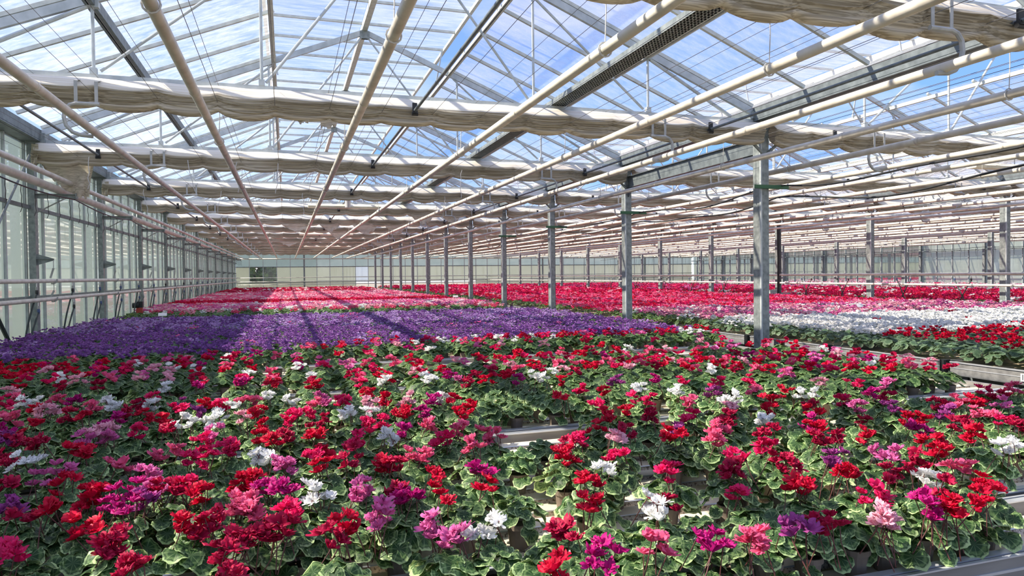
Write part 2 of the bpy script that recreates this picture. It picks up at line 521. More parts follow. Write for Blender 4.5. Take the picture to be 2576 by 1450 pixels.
# ------------------------------------------------------------------ left wall
WX = -4.17
wl = struct('wall_left')
PWL = S / 5
pm_ = quad_mesh('pane', [(0, -PWL / 2 + .015, FL + .3), (0, PWL / 2 - .015, FL + .3), (0, PWL / 2 - .015, 2.46), (0, -PWL / 2 + .015, 2.46)], M['wallglass'])
b1 = MB(); b1.box(-0.03, 0.035, -0.022, 0.022, FL + .3, 2.42); b1.box(-0.01, 0.02, 0.03, 0.045, FL + .3, 2.42)
bm_ = b1.mesh('glazing_bar', M['chord'])
n = int((YEND - YSTART) / PWL)
for j in range(n):
    y = YSTART + (j + .5) * PWL
    link('pane', pm_, wl, (WX, y, 0), rot=(0, 0, random.uniform(-.01, .01)))
    link('glazing_bar', bm_, wl, (WX, YSTART + j * PWL, 0))
b1 = MB(); b1.box(WX - .08, WX + .08, YSTART, YEND, FL - .1, FL + .3)
link('kerb', b1.mesh('kerb', M['floor']), wl)
b1 = MB(); b1.box(WX + .07, WX + .12, YSTART, YEND, 1.19, 1.25)
link('wall_rail', b1.mesh('wall_rail', M['galvdark']), wl)
b1 = MB(); b1.box(WX + .05, WX + .09, YSTART, YEND, -0.31, -0.27)
link('wall_rail', b1.mesh('wall_rail', M['galv']), wl)
b1 = MB(); b1.box(WX - .05, WX + .12, YSTART, YEND, 2.34, 2.50)
link('eave_beam', b1.mesh('eave_beam', M['galvdark']), wl)

# ------------------------------------------------------------------ end wall
wb = struct('wall_back')
EW = 1.12
rows = [(FL + .2, -0.47), (-0.45, 0.88), (0.94, 2.46)]
for i in range(40):
    x0 = -4.16 + EW * i
    for ri, (z0, z1) in enumerate(rows):
        mt = M['endglass'] if ri < 2 else M['endglasstop']
        if ri == 1 and i in (1, 2):
            for (za, zb, mm) in ((z0, -0.1, M['clear']), (-0.1, z1, M['clear'])):
                link('pane', quad_mesh('pane', [(x0 + .02, 0, za), (x0 + EW - .02, 0, za), (x0 + EW - .02, 0, zb), (x0 + .02, 0, zb)], mm), wb, (0, YEND + .05, 0))
            continue
        if ri == 1 and i == 9: mt = M['bluepane']
        if ri == 0 and (9 <= i <= 18): mt = M['clear']
        link('pane', quad_mesh('pane', [(x0 + .02, 0, z0), (x0 + EW - .02, 0, z0), (x0 + EW - .02, 0, z1), (x0 + .02, 0, z1)], mt), wb, (0, YEND + .05, 0))
    b1 = MB(); b1.box(-.025, .025, -.02, .05, FL, 2.46)
    link('mullion', b1.mesh('mullion', M['chord']), wb, (x0, YEND, 0))
for z0, z1 in ((-0.48, -0.44), (0.88, 0.94), (2.4, 2.5)):
    b1 = MB(); b1.box(-4.2, 40.7, YEND - .03, YEND + .06, z0, z1)
    link('transom', b1.mesh('transom', M['galv']), wb)
for bi, (xa, xb) in enumerate(BAYS):
    c = RIDGE_X[bi]
    link('gable_glass', quad_mesh('gable_glass', [(xa, YEND + .05, 2.5), (xb, YEND + .05, 2.5), (c, YEND + .05, 4.8)], M['endglass']), wb)

# ------------------------------------------------------------------ right wall, front wall behind the lens
wr = struct('wall_right')
pm_ = quad_mesh('pane', [(0, -PW / 2 + .02, FL + .2), (0, PW / 2 - .02, FL + .2), (0, PW / 2 - .02, 2.46), (0, -PW / 2 + .02, 2.46)], M['sideglass'])
b1 = MB(); b1.box(-.05, .03, -.018, .018, FL, 2.5)
bm_ = b1.mesh('glazing_bar', M['chord'])
for j in range(int((YEND - YSTART) / PW) + 1):
    link('pane', pm_, wr, (40.78, YSTART + (j + .5) * PW, 0))
    link('glazing_bar', bm_, wr, (40.76, YSTART + j * PW, 0))
b1 = MB(); b1.box(40.6, 40.7, YSTART, YEND, 1.19, 1.25); b1.box(40.6, 40.75, YSTART, YEND, 2.34, 2.5)
link('wall_rail', b1.mesh('wall_rail', M['galvdark']), wr)

# ------------------------------------------------------------------ outside the end wall: hedge and grass
def scatter_leaves(name, boxes, n, size, mt, seed):
    r = np.random.RandomState(seed)
    vs = []; fs = []
    for i in range(n):
        b = boxes[r.randint(len(boxes))]
        p = np.array([r.uniform(b[0], b[1]), r.uniform(b[2], b[3]), r.uniform(b[4], b[5])])
        a = r.normal(size=3); a /= np.linalg.norm(a)
        d = np.cross(a, r.normal(size=3)); d /= np.linalg.norm(d)
        e_ = np.cross(a, d)
        s_ = size * r.uniform(.6, 1.3)
        k = len(vs)
        vs += [tuple(p - d * s_), tuple(p + e_ * s_ * .6), tuple(p + d * s_), tuple(p - e_ * s_ * .6)]
        fs.append((k, k + 1, k + 2, k + 3))
    me = bpy.data.meshes.new(name); me.from_pydata(vs, [], fs); me.materials.append(mt); me.update()
    return me
M['hedge'] = noisy('hedge_leaf', (0.03, 0.09, 0.02), (0.20, 0.24, 0.07), 3, 0.6)
M['grass'] = noisy('grass_strip', (0.10, 0.22, 0.03), (0.22, 0.34, 0.06), 4, 0.8)
o = thing('hedge', 'green leafy hedge outside seen through the clear pane of the end wall', 'hedge', (0, 0, 0),
          data=scatter_leaves('hedge', [(-9, 3, 76, 78, FL + .5, 3.4)], 6500, 0.30, M['hedge'], 3))
o['kind'] = 'stuff'
mb = MB(); mb.box(-9, 24, 70, 74.5, FL - .2, FL + .12)
o = struct('lawn', mb.mesh('lawn', M['grass']))

# ------------------------------------------------------------------ roof trusses
def arc(cx_, cz_, r, a0, a1, n=7):
    return [(cx_ + r * math.cos(math.radians(a0 + (a1 - a0) * i / n)), 0, cz_ + r * math.sin(math.radians(a0 + (a1 - a0) * i / n))) for i in range(n + 1)]
def truss_parts(hw):
    P = []
    b = MB(); b.box(-hw, hw, -0.03, 0.03, 2.285, 2.355); b.box(-hw, hw, 0.03, 0.045, 2.275, 2.30)
    P.append(('bottom_chord', b.mesh('bottom_chord', M['chord'])))
    for sx in (-1, 1):
        b = MB(); b.bar((0, 0, 4.68), (sx * hw, 0, 4.68 - SL * hw), 0.055, 0.10)
        b.box(min(sx * 3.5, sx * 3.62), max(sx * 3.5, sx * 3.62), -.04, .04, 3.12, 3.26)
        P.append(('rafter', b.mesh('rafter', M['chord'])))
    b = MB(); b.bar((-.09, -.035, 4.62), (.09, -.035, 4.62), .01, .14); b.bar((-.09, .035, 4.62), (.09, .035, 4.62), .01, .14)
    P.append(('apex_plate', b.mesh('apex_plate', M['galv'])))
    for x in (-3.57, -1.75, 1.8, 3.58):
        b = MB(); b.tube([(x, 0, 2.35), (x, 0, 4.64 - SL * abs(x))], 0.019, 8)
        b.box(x - .035, x + .035, -.035, .035, 2.355, 2.43)
        P.append(('vertical_strut', b.mesh('vertical_strut', M['chord'])))
    for p, q in (((-3.5, 2.4), (-1.68, 3.92)), ((-1.7, 2.4), (-.06, 4.58)), ((1.74, 2.4), (.06, 4.58)), ((3.5, 2.4), (1.72, 3.92)),
                 ((-3.62, 3.13), (-5.0, 2.38)), ((3.62, 3.13), (5.0, 2.38))):
        b = MB(); b.tube([(p[0], 0, p[1]), (q[0], 0, q[1])], 0.019 if abs(p[0]) < 3.55 else 0.026, 8)
        P.append(('diagonal_strut', b.mesh('diagonal_strut', M['chord'])))
    for sx in (-1, 1):     # curved hook that carries the outer heating pipe, on two straps
        b = MB()
        for dx in (0.42, 0.62):
            b.bar((sx * (3.06 + dx), -.31, 2.20), (sx * (3.06 + dx), -.31, 1.93), .006, .035, up=(1, 0, 0)); b.bar((sx * (3.06 + dx), -.31, 2.20), (sx * (3.06 + dx), 0, 2.30), .03, .006)
        xs = 3.47
        path = [(sx * 3.45, -.31, 1.95), (sx * 3.68, -.31, 1.95), (sx * 3.74, -.31, 1.93), (sx * 3.79, -.31, 1.87), (sx * 3.80, -.31, 1.79),
                (sx * 3.78, -.31, 1.70), (sx * 3.72, -.31, 1.63), (sx * 3.64, -.31, 1.60), (sx * 3.52, -.31, 1.59)]
        b.tube(path, 0.021, 8)
        P.append(('pipe_hook', b.mesh('pipe_hook', M['bracket'], smooth=False)))
    return P
TP = {0: truss_parts(5.54), 1: truss_parts(5.6)}
for bi in range(4):
    for k in range(KMAX + 1):
        lb = f"galvanised roof truss of the {BAYN[bi]} bay, {ordn(k + 1)} frame from the front"
        t = thing('roof_truss', lb, 'truss', (RIDGE_X[bi], YF[k], 0), f'roof trusses of the {BAYN[bi]} bay')
        for nm, me in TP[0 if bi == 0 else 1]:
            link(nm, me, t)

# ------------------------------------------------------------------ bunched shade screens under every truss
def screen_mesh(hw, seed):
    r = np.random.RandomState(seed)
    prof = [(0.00, 2.27, 0), (-0.03, 2.292, 0), (-0.075, 2.288, 0), (-0.13, 2.245, 0), (-0.185, 2.19, 0), (-0.215, 2.163, 0)]
    z = 2.158
    for i in range(7):
        z -= 0.0105
        prof.append((-0.205 + 0.009 * i, z, 1))
        z -= 0.0105
        prof.append((-0.232 + 0.010 * i, z, 1))
    prof += [(-0.165, 1.985, 1), (-0.135, 1.965, 1), (-0.085, 1.965, 1), (-0.04, 2.01, 1), (0.0, 2.12, 1), (0.005, 2.26, 1)]
    nx = int(hw * 2 / 0.08)
    W0 = 0.64
    nw = int(hw * 2 / W0) + 2
    amp = r.uniform(0.55, 1.5, nw)
    jit = r.uniform(-.03, .03, nw)
    vs = []; fs = []; mi = []
    npf = len(prof)
    ph = r.uniform(0, 6.28, npf)
    for i in range(nx + 1):
        x = -hw + 2 * hw * i / nx
        u = (x + hw) / W0
        w = int(u); fr = u - w
        sag = math.sin(math.pi * fr) ** 0.7 * amp[w] * 0.055
        for j, (py, pz, mk) in enumerate(prof):
            d = max(0.0, (2.30 - pz) / 0.31)
            dz = -sag * d + 0.030 * d * (amp[w] * (1 - fr) + amp[min(w + 1, nw - 1)] * fr - 1)
            dy = 0.010 * math.sin(2.3 * x + ph[j]) * (1 if mk else .7) - sag * 0.25 * d
            zz = pz + dz + (0.006 * math.sin(9 * x + ph[j]) if not mk else 0.004 * math.sin(5 * x + ph[j]))
            vs.append((x, py + dy, zz))
    for i in range(nx):
        for j in range(npf - 1):
            a = i * npf + j
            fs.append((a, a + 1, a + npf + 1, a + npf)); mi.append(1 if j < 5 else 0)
    me = bpy.data.meshes.new('fabric'); me.from_pydata(vs, [], fs)
    me.materials.append(M['cloth']); me.materials.append(M['clothtop'])
    me.polygons.foreach_set('material_index', mi)
    me.polygons.foreach_set('use_smooth', [True] * len(fs))
    me.update()
    return me
SM = {0: [screen_mesh(5.44, s_) for s_ in (1, 2, 3)], 1: [screen_mesh(5.5, s_) for s_ in (4, 5, 6)]}
def rag_mesh(pts_top, pts_bot, n=14, mdepth=8, seed=0, fr=0.03):
    """a torn sheet hanging between an upper and a lower polyline (same count), with folds"""
    r = np.random.RandomState(seed)
    vs = []; fs = []
    def ip(P, t):
        k = t * (len(P) - 1); i = min(int(k), len(P) - 2); f_ = k - i
        return Vector(P[i]).lerp(Vector(P[i + 1]), f_)
    for i in range(n + 1):
        t = i / n
        a = ip(pts_top, t); b = ip(pts_bot, t)
        for j in range(mdepth + 1):
            s_ = j / mdepth
            p = a.lerp(b, s_)
            p.y += fr * s_ * math.sin(t * 22 + s_ * 2.0) + 0.02 * math.sin(9 * s_ + t * 5)
            if j == mdepth: p.z += r.uniform(-.03, .03)
            vs.append(tuple(p))
    for i in range(n):
        for j in range(mdepth):
            a = i * (mdepth + 1) + j
            fs.append((a, a + mdepth + 1, a + mdepth + 2, a + 1))
    me = bpy.data.meshes.new('torn_flap'); me.from_pydata(vs, [], fs); me.materials.append(M['cloth'])
    me.polygons.foreach_set('use_smooth', [True] * len(fs)); me.update()
    return me
for bi in range(4):
    for k in range(KMAX + 1):
        ex = ''
        if bi == 0 and k == 2: ex = ' with torn hanging end'
        lb = f"bunched taupe shade screen{ex} under the {ordn(k + 1)} truss of the {BAYN[bi]} bay"
        t = thing('shade_screen', lb, 'shade screen', (RIDGE_X[bi], YF[k], 0), f'shade screens of the {BAYN[bi]} bay')
        link('fabric', SM[0 if bi == 0 else 1][(k * 2 + bi) % 3], t, (0, -0.045, 0))
        if bi == 0:
            c = RIDGE_X[0]
            if k == 2:
                tp = [(-3.98 - c, .02, 2.12), (-3.80 - c, .0, 2.06), (-3.50 - c, -.02, 2.12), (-3.22 - c, -.04, 2.15), (-3.10 - c, -.04, 2.14)]
                bt = [(-3.94 - c, .02, 2.02), (-3.76 - c, .06, 1.72), (-3.52 - c, .02, 1.50), (-3.30 - c, -.0, 1.40), (-3.19 - c, -.02, 1.42)]
                link('torn_flap', rag_mesh(tp, bt, 36, 14, 5, 0.05), t)
                link('torn_flap', rag_mesh([(-3.98 - c, -.2, 2.26), (-3.86 - c, -.25, 2.24)], [(-4.0 - c, -.22, 1.9), (-3.88 - c, -.27, 1.86)], 6, 8, 8, .03), t)
            if k == 3:
                link('torn_flap', rag_mesh([(-3.95 - c, -.2, 2.22), (-3.80 - c, -.25, 2.22)], [(-3.97 - c, -.22, 1.92), (-3.82 - c, -.27, 1.9)], 6, 8, 9, .03), t)
            if k == 1:
                for x0, w, d in ((0.15, 0.22, 0.10), (0.42, 0.28, 0.16)):
                    link('torn_flap', rag_mesh([(x0 - c, -.16, 1.99), (x0 + w - c, -.16, 1.99)], [(x0 + .02 - c, -.18, 1.99 - d), (x0 + w * .6 - c, -.2, 1.98 - d * .7)], 8, 5, int(x0 * 100), .01), t)
            rags = {4: ((3.75, .9, .34), (4.75, .8, .30)), 5: ((-.3, 1.3, .35), (1.1, .9, .33), (2.3, 1.1, .42), (3.5, 1.0, .4)), 6: ((1.7, 1.0, .4),), 8: ((-.5, 1.2, .3), (4.5, 1.4, .4))}
            for x0, w, d in rags.get(k, ()):
                link('torn_flap', rag_mesh([(x0 - c, -.2, 2.03), (x0 + w * .5 - c, -.2, 2.0), (x0 + w - c, -.2, 2.03)],
                                           [(x0 + w * .25 - c, -.24, 2.03 - d * .6), (x0 + w * .55 - c, -.24, 2.0 - d), (x0 + w * .8 - c, -.24, 2.03 - d * .75)], 12, 6, int(x0 * 50 + 100), .03), t)

# screen carrier wires along each bay
for bi, (xa, xb) in enumerate(BAYS):
    mb = MB()
    n = int((xb - xa) / 0.64)
    for i in range(n + 1):
        x = xa + 0.1 + i * 0.64
        if x > xb - .05: break
        for z, rr in ((2.315, 0.0028), (2.075, 0.0032)):
            mb.tube([(x, YSTART, z), (x, YEND, z)], rr, 4, caps=False)
    o = thing('carrier_wires', f'thin dark carrier wires running lengthwise below the roof of the {BAYN[bi]} bay', 'wires', data=mb.mesh('carrier_wires', M['wire']))
    o['kind'] = 'stuff'

# ------------------------------------------------------------------ columns
def col_interior():
    P = []
    b = MB()
    w, d, t_ = 0.072, 0.095, 0.008
    b.box(-w, -w + t_, -d, d, FL, 2.42); b.box(w - t_, w, -d, d, FL, 2.42)
    b.box(-w, w, -d, -d + t_, FL, 2.42); b.box(-w, w, d - t_, d, FL, 2.42)
    b.box(-w - .012, -w, -d - .001, -d + .018, FL, 2.42, 1)         # bright folded lips at the near corner
    b.box(-w - .010, -w + .012, -d - .012, -d, FL, 2.42, 1)
    P.append(('post', b.mesh('post', [M['galv'], M['chord']])))
    b = MB(); b.box(-.14, .14, -.16, .16, FL, FL + .02)
    P.append(('base_plate', b.mesh('base_plate', M['galv'])))
    b = MB(); b.box(-.19, .19, -.07, .07, 2.36, 2.47); b.box(-.10, .10, -.09, .09, 2.20, 2.36)
    P.append(('head_bracket', b.mesh('head_bracket', M['galv'])))
    for sx in (-1, 1):
        b = MB(); b.tube([(sx * .06, -.11, 1.83), (sx * .56, -.06, 2.29)], 0.024, 8)
        b.bar((sx * .03, -.105, 1.80), (sx * .12, -.105, 1.90), .01, .05)
        P.append(('brace', b.mesh('brace', M['galv'])))
    return P
CP = col_interior()
ROWN = ['row beside the front bed', 'second row', 'third row']
def add_col(x, y, label, grp, parts):
    t = thing('column', label, 'column', (x, y, 0), grp)
    t['kind'] = 'thing'
    for nm, me in parts:
        link(nm, me, t)
    return t
COLUMNS = {}
for ri, x in enumerate((7.04, 18.24, 29.44)):
    vis = 0
    for k in range(KMAX):
        px, py, d_ = proj(x, YF[k], 0)
        if px < 2620 and d_ > 0: vis += 1
        lb = f"square galvanised steel column, {ordn(vis)} from the front in the {ROWN[ri]}" if vis else f"square galvanised column outside the frame in the {ROWN[ri]}, place {ordn(k + 1)}"
        COLUMNS[(ri, k)] = add_col(x, YF[k], lb, f'columns of the {ROWN[ri]}', CP)
# wall columns
def col_wall(side):
    P = []
    b = MB()
    b.box(-.05, .05, -.075, .075, FL, 2.45)
    P.append(('post', b.mesh('post', [M['galv']])))
    b = MB(); b.box(-.07, .22, -.085, .085, 2.28, 2.46)
    for px_, pz_ in ((.05, 2.4), (.15, 2.4), (.05, 2.33), (.15, 2.33)):
        b.tube([(px_, -.085, pz_), (px_, -.097, pz_)], .012, 6)
    P.append(('head_bracket', b.mesh('head_bracket', M['galv'])))
    b = MB(); b.tube([(.07, -.09, 1.93), (.52, -.07, 2.29)], 0.026, 8)
    P.append(('brace', b.mesh('brace', M['galv'])))
    if side == 'left':
        b = MB(); b.box(0.0, .66, -.012, .012, 1.375, 1.445); b.box(0.0, .66, -.05, .0, 1.445, 1.456); b.box(.645, .66, -.06, .06, 1.38, 1.47)
        P.append(('pipe_bracket', b.mesh('pipe_bracket', M['galv'])))
        b = MB(); b.tube([(.05, -.02, 1.13), (.48, -.02, 1.38)], 0.012, 6)
        P.append(('bracket_stay', b.mesh('bracket_stay', M['bracket'])))
        b = MB()     # triangular arm that carries the two low pipes
        b.add([(.05, -.03, .25), (.05, -.03, .44), (.30, -.03, .36), (.30, -.03, .33), (.05, -.02, .25), (.05, -.02, .44), (.30, -.02, .36), (.30, -.02, .33)],
              [(0, 1, 2, 3), (7, 6, 5, 4), (0, 4, 5, 1), (1, 5, 6, 2), (2, 6, 7, 3), (3, 7, 4, 0)])
        b.box(.05, .30, -.06, -.02, .352, .36)
        P.append(('arm', b.mesh('arm', M['galv'])))
        b = MB()
        b.tube([(.29, -.03, .34), (.29, -.03, .20)], .006, 5)
        b.bar((.29, -.03, .20), (.24, -.03, .03), .008, .03)
        b.tube([(.29, -.03, -.05), (.29, -.03, -.18)], .006, 5)
        b.bar((.29, -.03, -.18), (.24, -.03, -.29), .008, .03)
        P.append(('hanger_link', b.mesh('hanger_link', M['bracket'])))
    return P
WP = col_wall('left')
vis = 0
for k in range(1, KMAX):
    px, py, d_ = proj(-4.04, YF[k], 0)
    if px > -20: vis += 1
    lb = f"galvanised wall column against the left glass wall, {ordn(vis)} visible from the front" if vis else 'galvanised wall column against the left glass wall, beyond the picture edge'
    add_col(-4.04, YF[k], lb, 'columns of the left wall', WP)
WP2 = [(n_, m_) for n_, m_ in col_wall('right')]
for k in range(2, KMAX):
    t = add_col(40.6, YF[k], f"slim galvanised column on the far right glass wall, {ordn(k - 1)} frame along it", 'columns of the far right wall', WP2[:1])
for i, x in enumerate((1.5, 12.64, 23.84, 35.04)):
    b = MB(); b.box(-.05, .05, -.07, .07, FL, 2.5 + 2.2)
    t = thing('gable_post', f'slim steel post in the middle of the end wall of the {BAYN[i]} bay', 'post', (x, YEND - .12, 0), 'gable posts of the end wall', data=b.mesh('gable_post', M['galv']))

# longitudinal I-beam between the two nearest columns
b = MB(); L = S - .12
yb0 = YF[1] + .06
b.box(-.004, .004, 0, L, -.12, .12); b.box(-.045, .045, 0, L, .112, .12); b.box(-.045, .045, 0, L, -.12, -.112)
t = thing('tie_beam', 'dark steel beam joining the two nearest columns below the gutter', 'beam', (7.04, yb0 + .03, 1.96), data=b.mesh('tie_beam', M['galvdark']))
for y_, s_ in ((0.0, 1), (L, -1)):
    b = MB(); b.add([(-.006, y_, -.12), (-.006, y_ + s_ * .35, -.12), (-.006, y_, -.36), (.006, y_, -.12), (.006, y_ + s_ * .35, -.12), (.006, y_, -.36)],
                    [(0, 1, 2), (5, 4, 3), (0, 3, 4, 1), (1, 4, 5, 2), (2, 5, 3, 0)])
    link('haunch', b.mesh('haunch', M['galvdark']), t)
# wind brace on the left wall
b = MB(); b.tube([(-3.98, 9.35, 2.1 - 3.6), (-3.98, YF[2] - .3, 2.05)], .022, 8)
thing('wind_brace', 'slanting grey brace tube low on the left wall before the nearest wall column', 'brace', data=b.mesh('wind_brace', M['galv']))
b = MB(); b.tube([(-3.93, 9.4, 1.6), (-3.93, YF[2] - .6, FL + .1)], .03, 8)
thing('wind_brace', 'dark brace tube slanting down to the floor at the left wall', 'brace', data=b.mesh('wind_brace', M['hose']))

# ------------------------------------------------------------------ heating pipes
OFF = [-4.98, -3.50, -2.26, -0.76, 0.80, 2.34, 3.60, 4.98]
def ring_mesh(r):
    b = MB(); n = 12
    pts = [(r * math.cos(2 * math.pi * i / n), 0, r * math.sin(2 * math.pi * i / n)) for i in range(n + 1)]
    b.tube(pts, .007, 5, caps=False)
    b.tube([(0.0, 0, r), (0.01, 0, .3), (0, 0, .62)], .0045, 5)
    return b.mesh('hanger', M['hangwire'])
HM = ring_mesh(.054)
PIPN = ['outermost left', 'second from left', 'third from left', 'fourth from left', 'fifth from left', 'sixth from left', 'seventh from left', 'outermost right']
for bi in range(4):
    for pi_, of in enumerate(OFF):
        x = RIDGE_X[bi] + of
        z = 1.64 if pi_ in (0, 7, 1, 6) else 1.68
        b = MB(); yE = YEND - .4
        ys = [YSTART + i * S for i in range(16)] 
        ys = [y for y in ys if y < yE] + [yE]
        b.tube([(0, y, 0.0) for y in ys], .043, 12)
        for y in ys[1:-1]:
            b.tube([(0, y + 2.2, 0), (0, y + 2.25, 0)], .048, 10)
        me = b.mesh('pipe', M['pipe'], smooth=True)
        t = thing('heating_pipe', f"cream overhead heating pipe, {PIPN[pi_]} of eight in the {BAYN[bi]} bay", 'pipe', (x, 0, z), f'overhead heating pipes of the {BAYN[bi]} bay')
        link('pipe', me, t)
        if pi_ in (1, 6): continue
        for k in range(0, 9 if bi < 2 else 4):
            link('hanger', HM, t, (0, YF[k] + random.uniform(.1, .3), 0))
# pipes on the left wall
def run(name, label, x, z, r, y0, y1, grp=None, mt='pipe', joints=True, cat='pipe'):
    t = thing(name, label, cat, (x, 0, z), grp)
    b = MB(); b.tube([(0, y0 + (y1 - y0) * i / 6, 0) for i in range(7)], r, 12)
    link('pipe', b.mesh('pipe', M[mt], smooth=True), t)
    return t
t = run('main_pipe', 'thick grey-beige main pipe on brackets along the left wall', -3.66, 1.525, .066, YSTART, YEND - .8)
CLB = MB()
CLB.tube([(-.03, 0, -.045), (0.0, 0, -.05), (.035, 0, -.035), (.055, 0, .0), (.06, 0, .03)], .012, 6)
CLM = CLB.mesh('clamp', M['bracket'])
for z, lb in ((-.016, 'upper of two low grey pipes along the left wall'), (-.32, 'lower of two low grey pipes along the left wall')):
    t = run('low_pipe', lb, -3.76, z, .034, YSTART, YEND - .5, 'low pipes of the left wall')
    for k in range(1, KMAX):
        link('clamp', CLM, t, (0, YF[k] - .03, 0))
for z, lb in ((-.12, 'upper of two low cream pipes in front of the second column row'), (-.43, 'lower of two low cream pipes in front of the second column row')):
    t = run('low_pipe', lb, 17.95, z, .034, YSTART, YEND - .5, 'low pipes of the second column row')
    for k in range(1, KMAX):
        link('clamp', CLM, t, (0, YF[k] - .03, 0))
t = run('low_pipe', 'thin pale pipe along the far side of the third bay', 29.2, -.24, .03, YSTART, YEND - .5)
# pipes across the end wall
for z, r, lb in ((1.60, .05, 'cream header pipe high across the end wall'), (-.03, .034, 'upper of three low cream pipes across the end wall'),
                 (-.37, .034, 'middle of three low cream pipes across the end wall'), (-.63, .034, 'lowest of three low cream pipes across the end wall')):
    t = thing('end_pipe', lb, 'pipe', (0, YEND - .42, z), 'pipes across the end wall')
    b = MB(); b.tube([(-3.9, 0, 0), (8, 0, 0), (20, 0, 0), (40.4, 0, 0)], r, 10)
    link('pipe', b.mesh('pipe', M['pipe'], smooth=True), t)

# ------------------------------------------------------------------ screen drive tubes
def pulley():
    b = MB(); b.box(-.03, .03, -.012, .012, -.02, .10); b.box(-.032, .032, -.03, .03, -.035, .0)
    b.tube([(-.04, 0, -.04), (.04, 0, -.04)], .022, 8)
    return b.mesh('pulley_bracket', M['black'])
PB = pulley()
for bi in range(4):
    for oi_, of in enumerate((-4.48, 0.08, 4.42)):
        x = RIDGE_X[bi] + of
        b = MB(); b.tube([(0, y, 0) for y in (YSTART, 5, 20, 40, YEND - .5)], .020, 8)
        t = thing('drive_tube', f"dark steel screen drive tube, {('left', 'middle', 'right')[oi_]} one of the {BAYN[bi]} bay", 'tube', (x, 0, 2.09), f'screen drive tubes of the {BAYN[bi]} bay')
        link('tube', b.mesh('tube', M['galvdark'], smooth=True), t)
        if bi < 2:
            for k in range(0, 9):
                link('pulley_bracket', PB, t, (0, YF[k] - .33, 0))

# ------------------------------------------------------------------ perforated cable tray on the chords
t = thing('cable_tray', 'long perforated grey metal cable tray resting on the trusses right of the ridge', 'cable tray', (3.66, 0, 2.36))
b = MB(); y0, y1 = Y0 - 1.0, YF[6]
b.box(-.11, -.106, y0, y1, 0, .07); b.box(.106, .11, y0, y1, 0, .07)
# floor of the tray: slotted strip built from cross and side strips
for xx in (-.106, -.068, -.030, .008, .046, .084):
    b.box(xx, xx + .022, y0, y1, 0, .003)
yy = y0
while yy < y1:
    b.box(-.106, .106, yy, yy + .034, 0, .003); yy += .056
link('tray', b.mesh('tray', M['galv']), t)
b = MB(); b.box(-.095, .095, y0 + .05, y1 - .05, .012, .035); link('cables', b.mesh('cables', M['black']), t)

# ------------------------------------------------------------------ black cables along the first column row
def cable(label, x0, z0, sag, ph):
    b = MB(); pts = []
    y = 2.0
    while y < 40:
        u = (y - Y0) / S; fr = u - math.floor(u)
        z = z0 - sag * math.sin(math.pi * fr) * (1 + .3 * math.sin(ph + math.floor(u))) + .03 * math.sin(y * 2.1 + ph)
        pts.append((x0 + .04 * math.sin(y * .9 + ph), y, z)); y += .3
    b.tube(pts, .014, 6)
    thing('cable', label, 'cable', data=b.mesh('cable', M['black'], smooth=True))
cable('upper black cable sagging along the first column row', 7.3, 1.34, .10, .3)
cable('lower black cable sagging along the first column row', 7.42, 1.16, .13, 2.1)
for k in (1, 2, 3, 4):
    b = MB(); b.box(-.2, .42, -.125, -.105, -.03, .03); b.box(-.2, .42, -.15, -.105, -.03, -.024)
    thing('cable_bar', f'short green bar holding cables on the {ordn(k)} column', 'bar', (7.04, YF[k], 1.31), 'green cable bars', data=b.mesh('cable_bar', M['greenbar']))

# ------------------------------------------------------------------ irrigation hose with drip tubes on the left wall
t = thing('drip_hose', 'black drip hose sagging below the thick wall pipe with hanging tubes', 'hose')
b = MB(); pts = []; y = 8.0
def hz(y):
    u = (y - Y0) / S; fr = u - math.floor(u)
    return 1.37 - .075 * math.sin(math.pi * fr)
while y < 60:
    pts.append((-3.42, y, hz(y))); y += .3
b.tube(pts, .011, 6)
link('hose', b.mesh('hose', M['black']), t)
dm = []
for s_ in range(4):
    b = MB(); r = random.Random(s_)
    q = [(0, 0, 0)]
    for i in range(1, 6):
        q.append((r.uniform(-.015, .015), r.uniform(-.02, .02), -.075 * i))
    b.tube(q, .0045, 5); dm.append(b.mesh('drip_tube', M['black']))
y = 8.3
while y < 60:
    link('drip_tube', dm[int(y * 7) % 4], t, (-3.42, y, hz(y))); y += .56
for x_, lb in ((28.9, 'far black hose with hanging drip tubes in the third bay'), (40.3, 'far black hose with hanging drip tubes at the right wall')):
    t = thing('drip_hose', lb, 'hose')
    b = MB(); b.tube([(x_, y, hz(y)) for y in [8 + .6 * i for i in range(90)]], .014, 5)
    link('hose', b.mesh('hose', M['black']), t)
    b = MB()
    for i in range(90):
        y = 10 + .56 * i
        b.tube([(x_, y, 1.4), (x_ + .02, y + .03 * math.sin(i), 1.15), (x_, y + .05 * math.sin(i * 1.7), .85), (x_, y, .6)], .007, 4)
    o = link('drip_tubes', b.mesh('drip_tubes', M['black']), t); o['kind'] = 'stuff'

# ------------------------------------------------------------------ feed hoses from the low pipes down to the benches
def feed(label, top, bot, bow, grp):
    t = thing('feed_hose', label, 'hose', top, grp)
    d = Vector(bot) - Vector(top)
    b = MB(); pts = []
    for i in range(9):
        u = i / 8
        p = Vector((0, 0, -.16)).lerp(d, u)
        p += Vector(bow) * math.sin(math.pi * u)
        pts.append(tuple(p))
    b.tube(pts, .015, 8)
    link('hose', b.mesh('hose', M['hose'], smooth=True), t)
    b = MB(); b.tube([(0, 0, .02), (0, 0, -.07)], .009, 6); link('spout', b.mesh('spout', M['white']), t)
    b = MB(); b.tube([(0, 0, -.06), (0, 0, -.12)], [.018, .016], 8); link('fitting', b.mesh('fitting', M['bracket']), t)
    b = MB(); b.tube([(0, 0, -.11), (0, 0, -.15), (0, 0, -.19)], [.022, .024, .016], 8); link('coupling', b.mesh('coupling', M['blue'] if random.random() < .6 else M['black']), t)
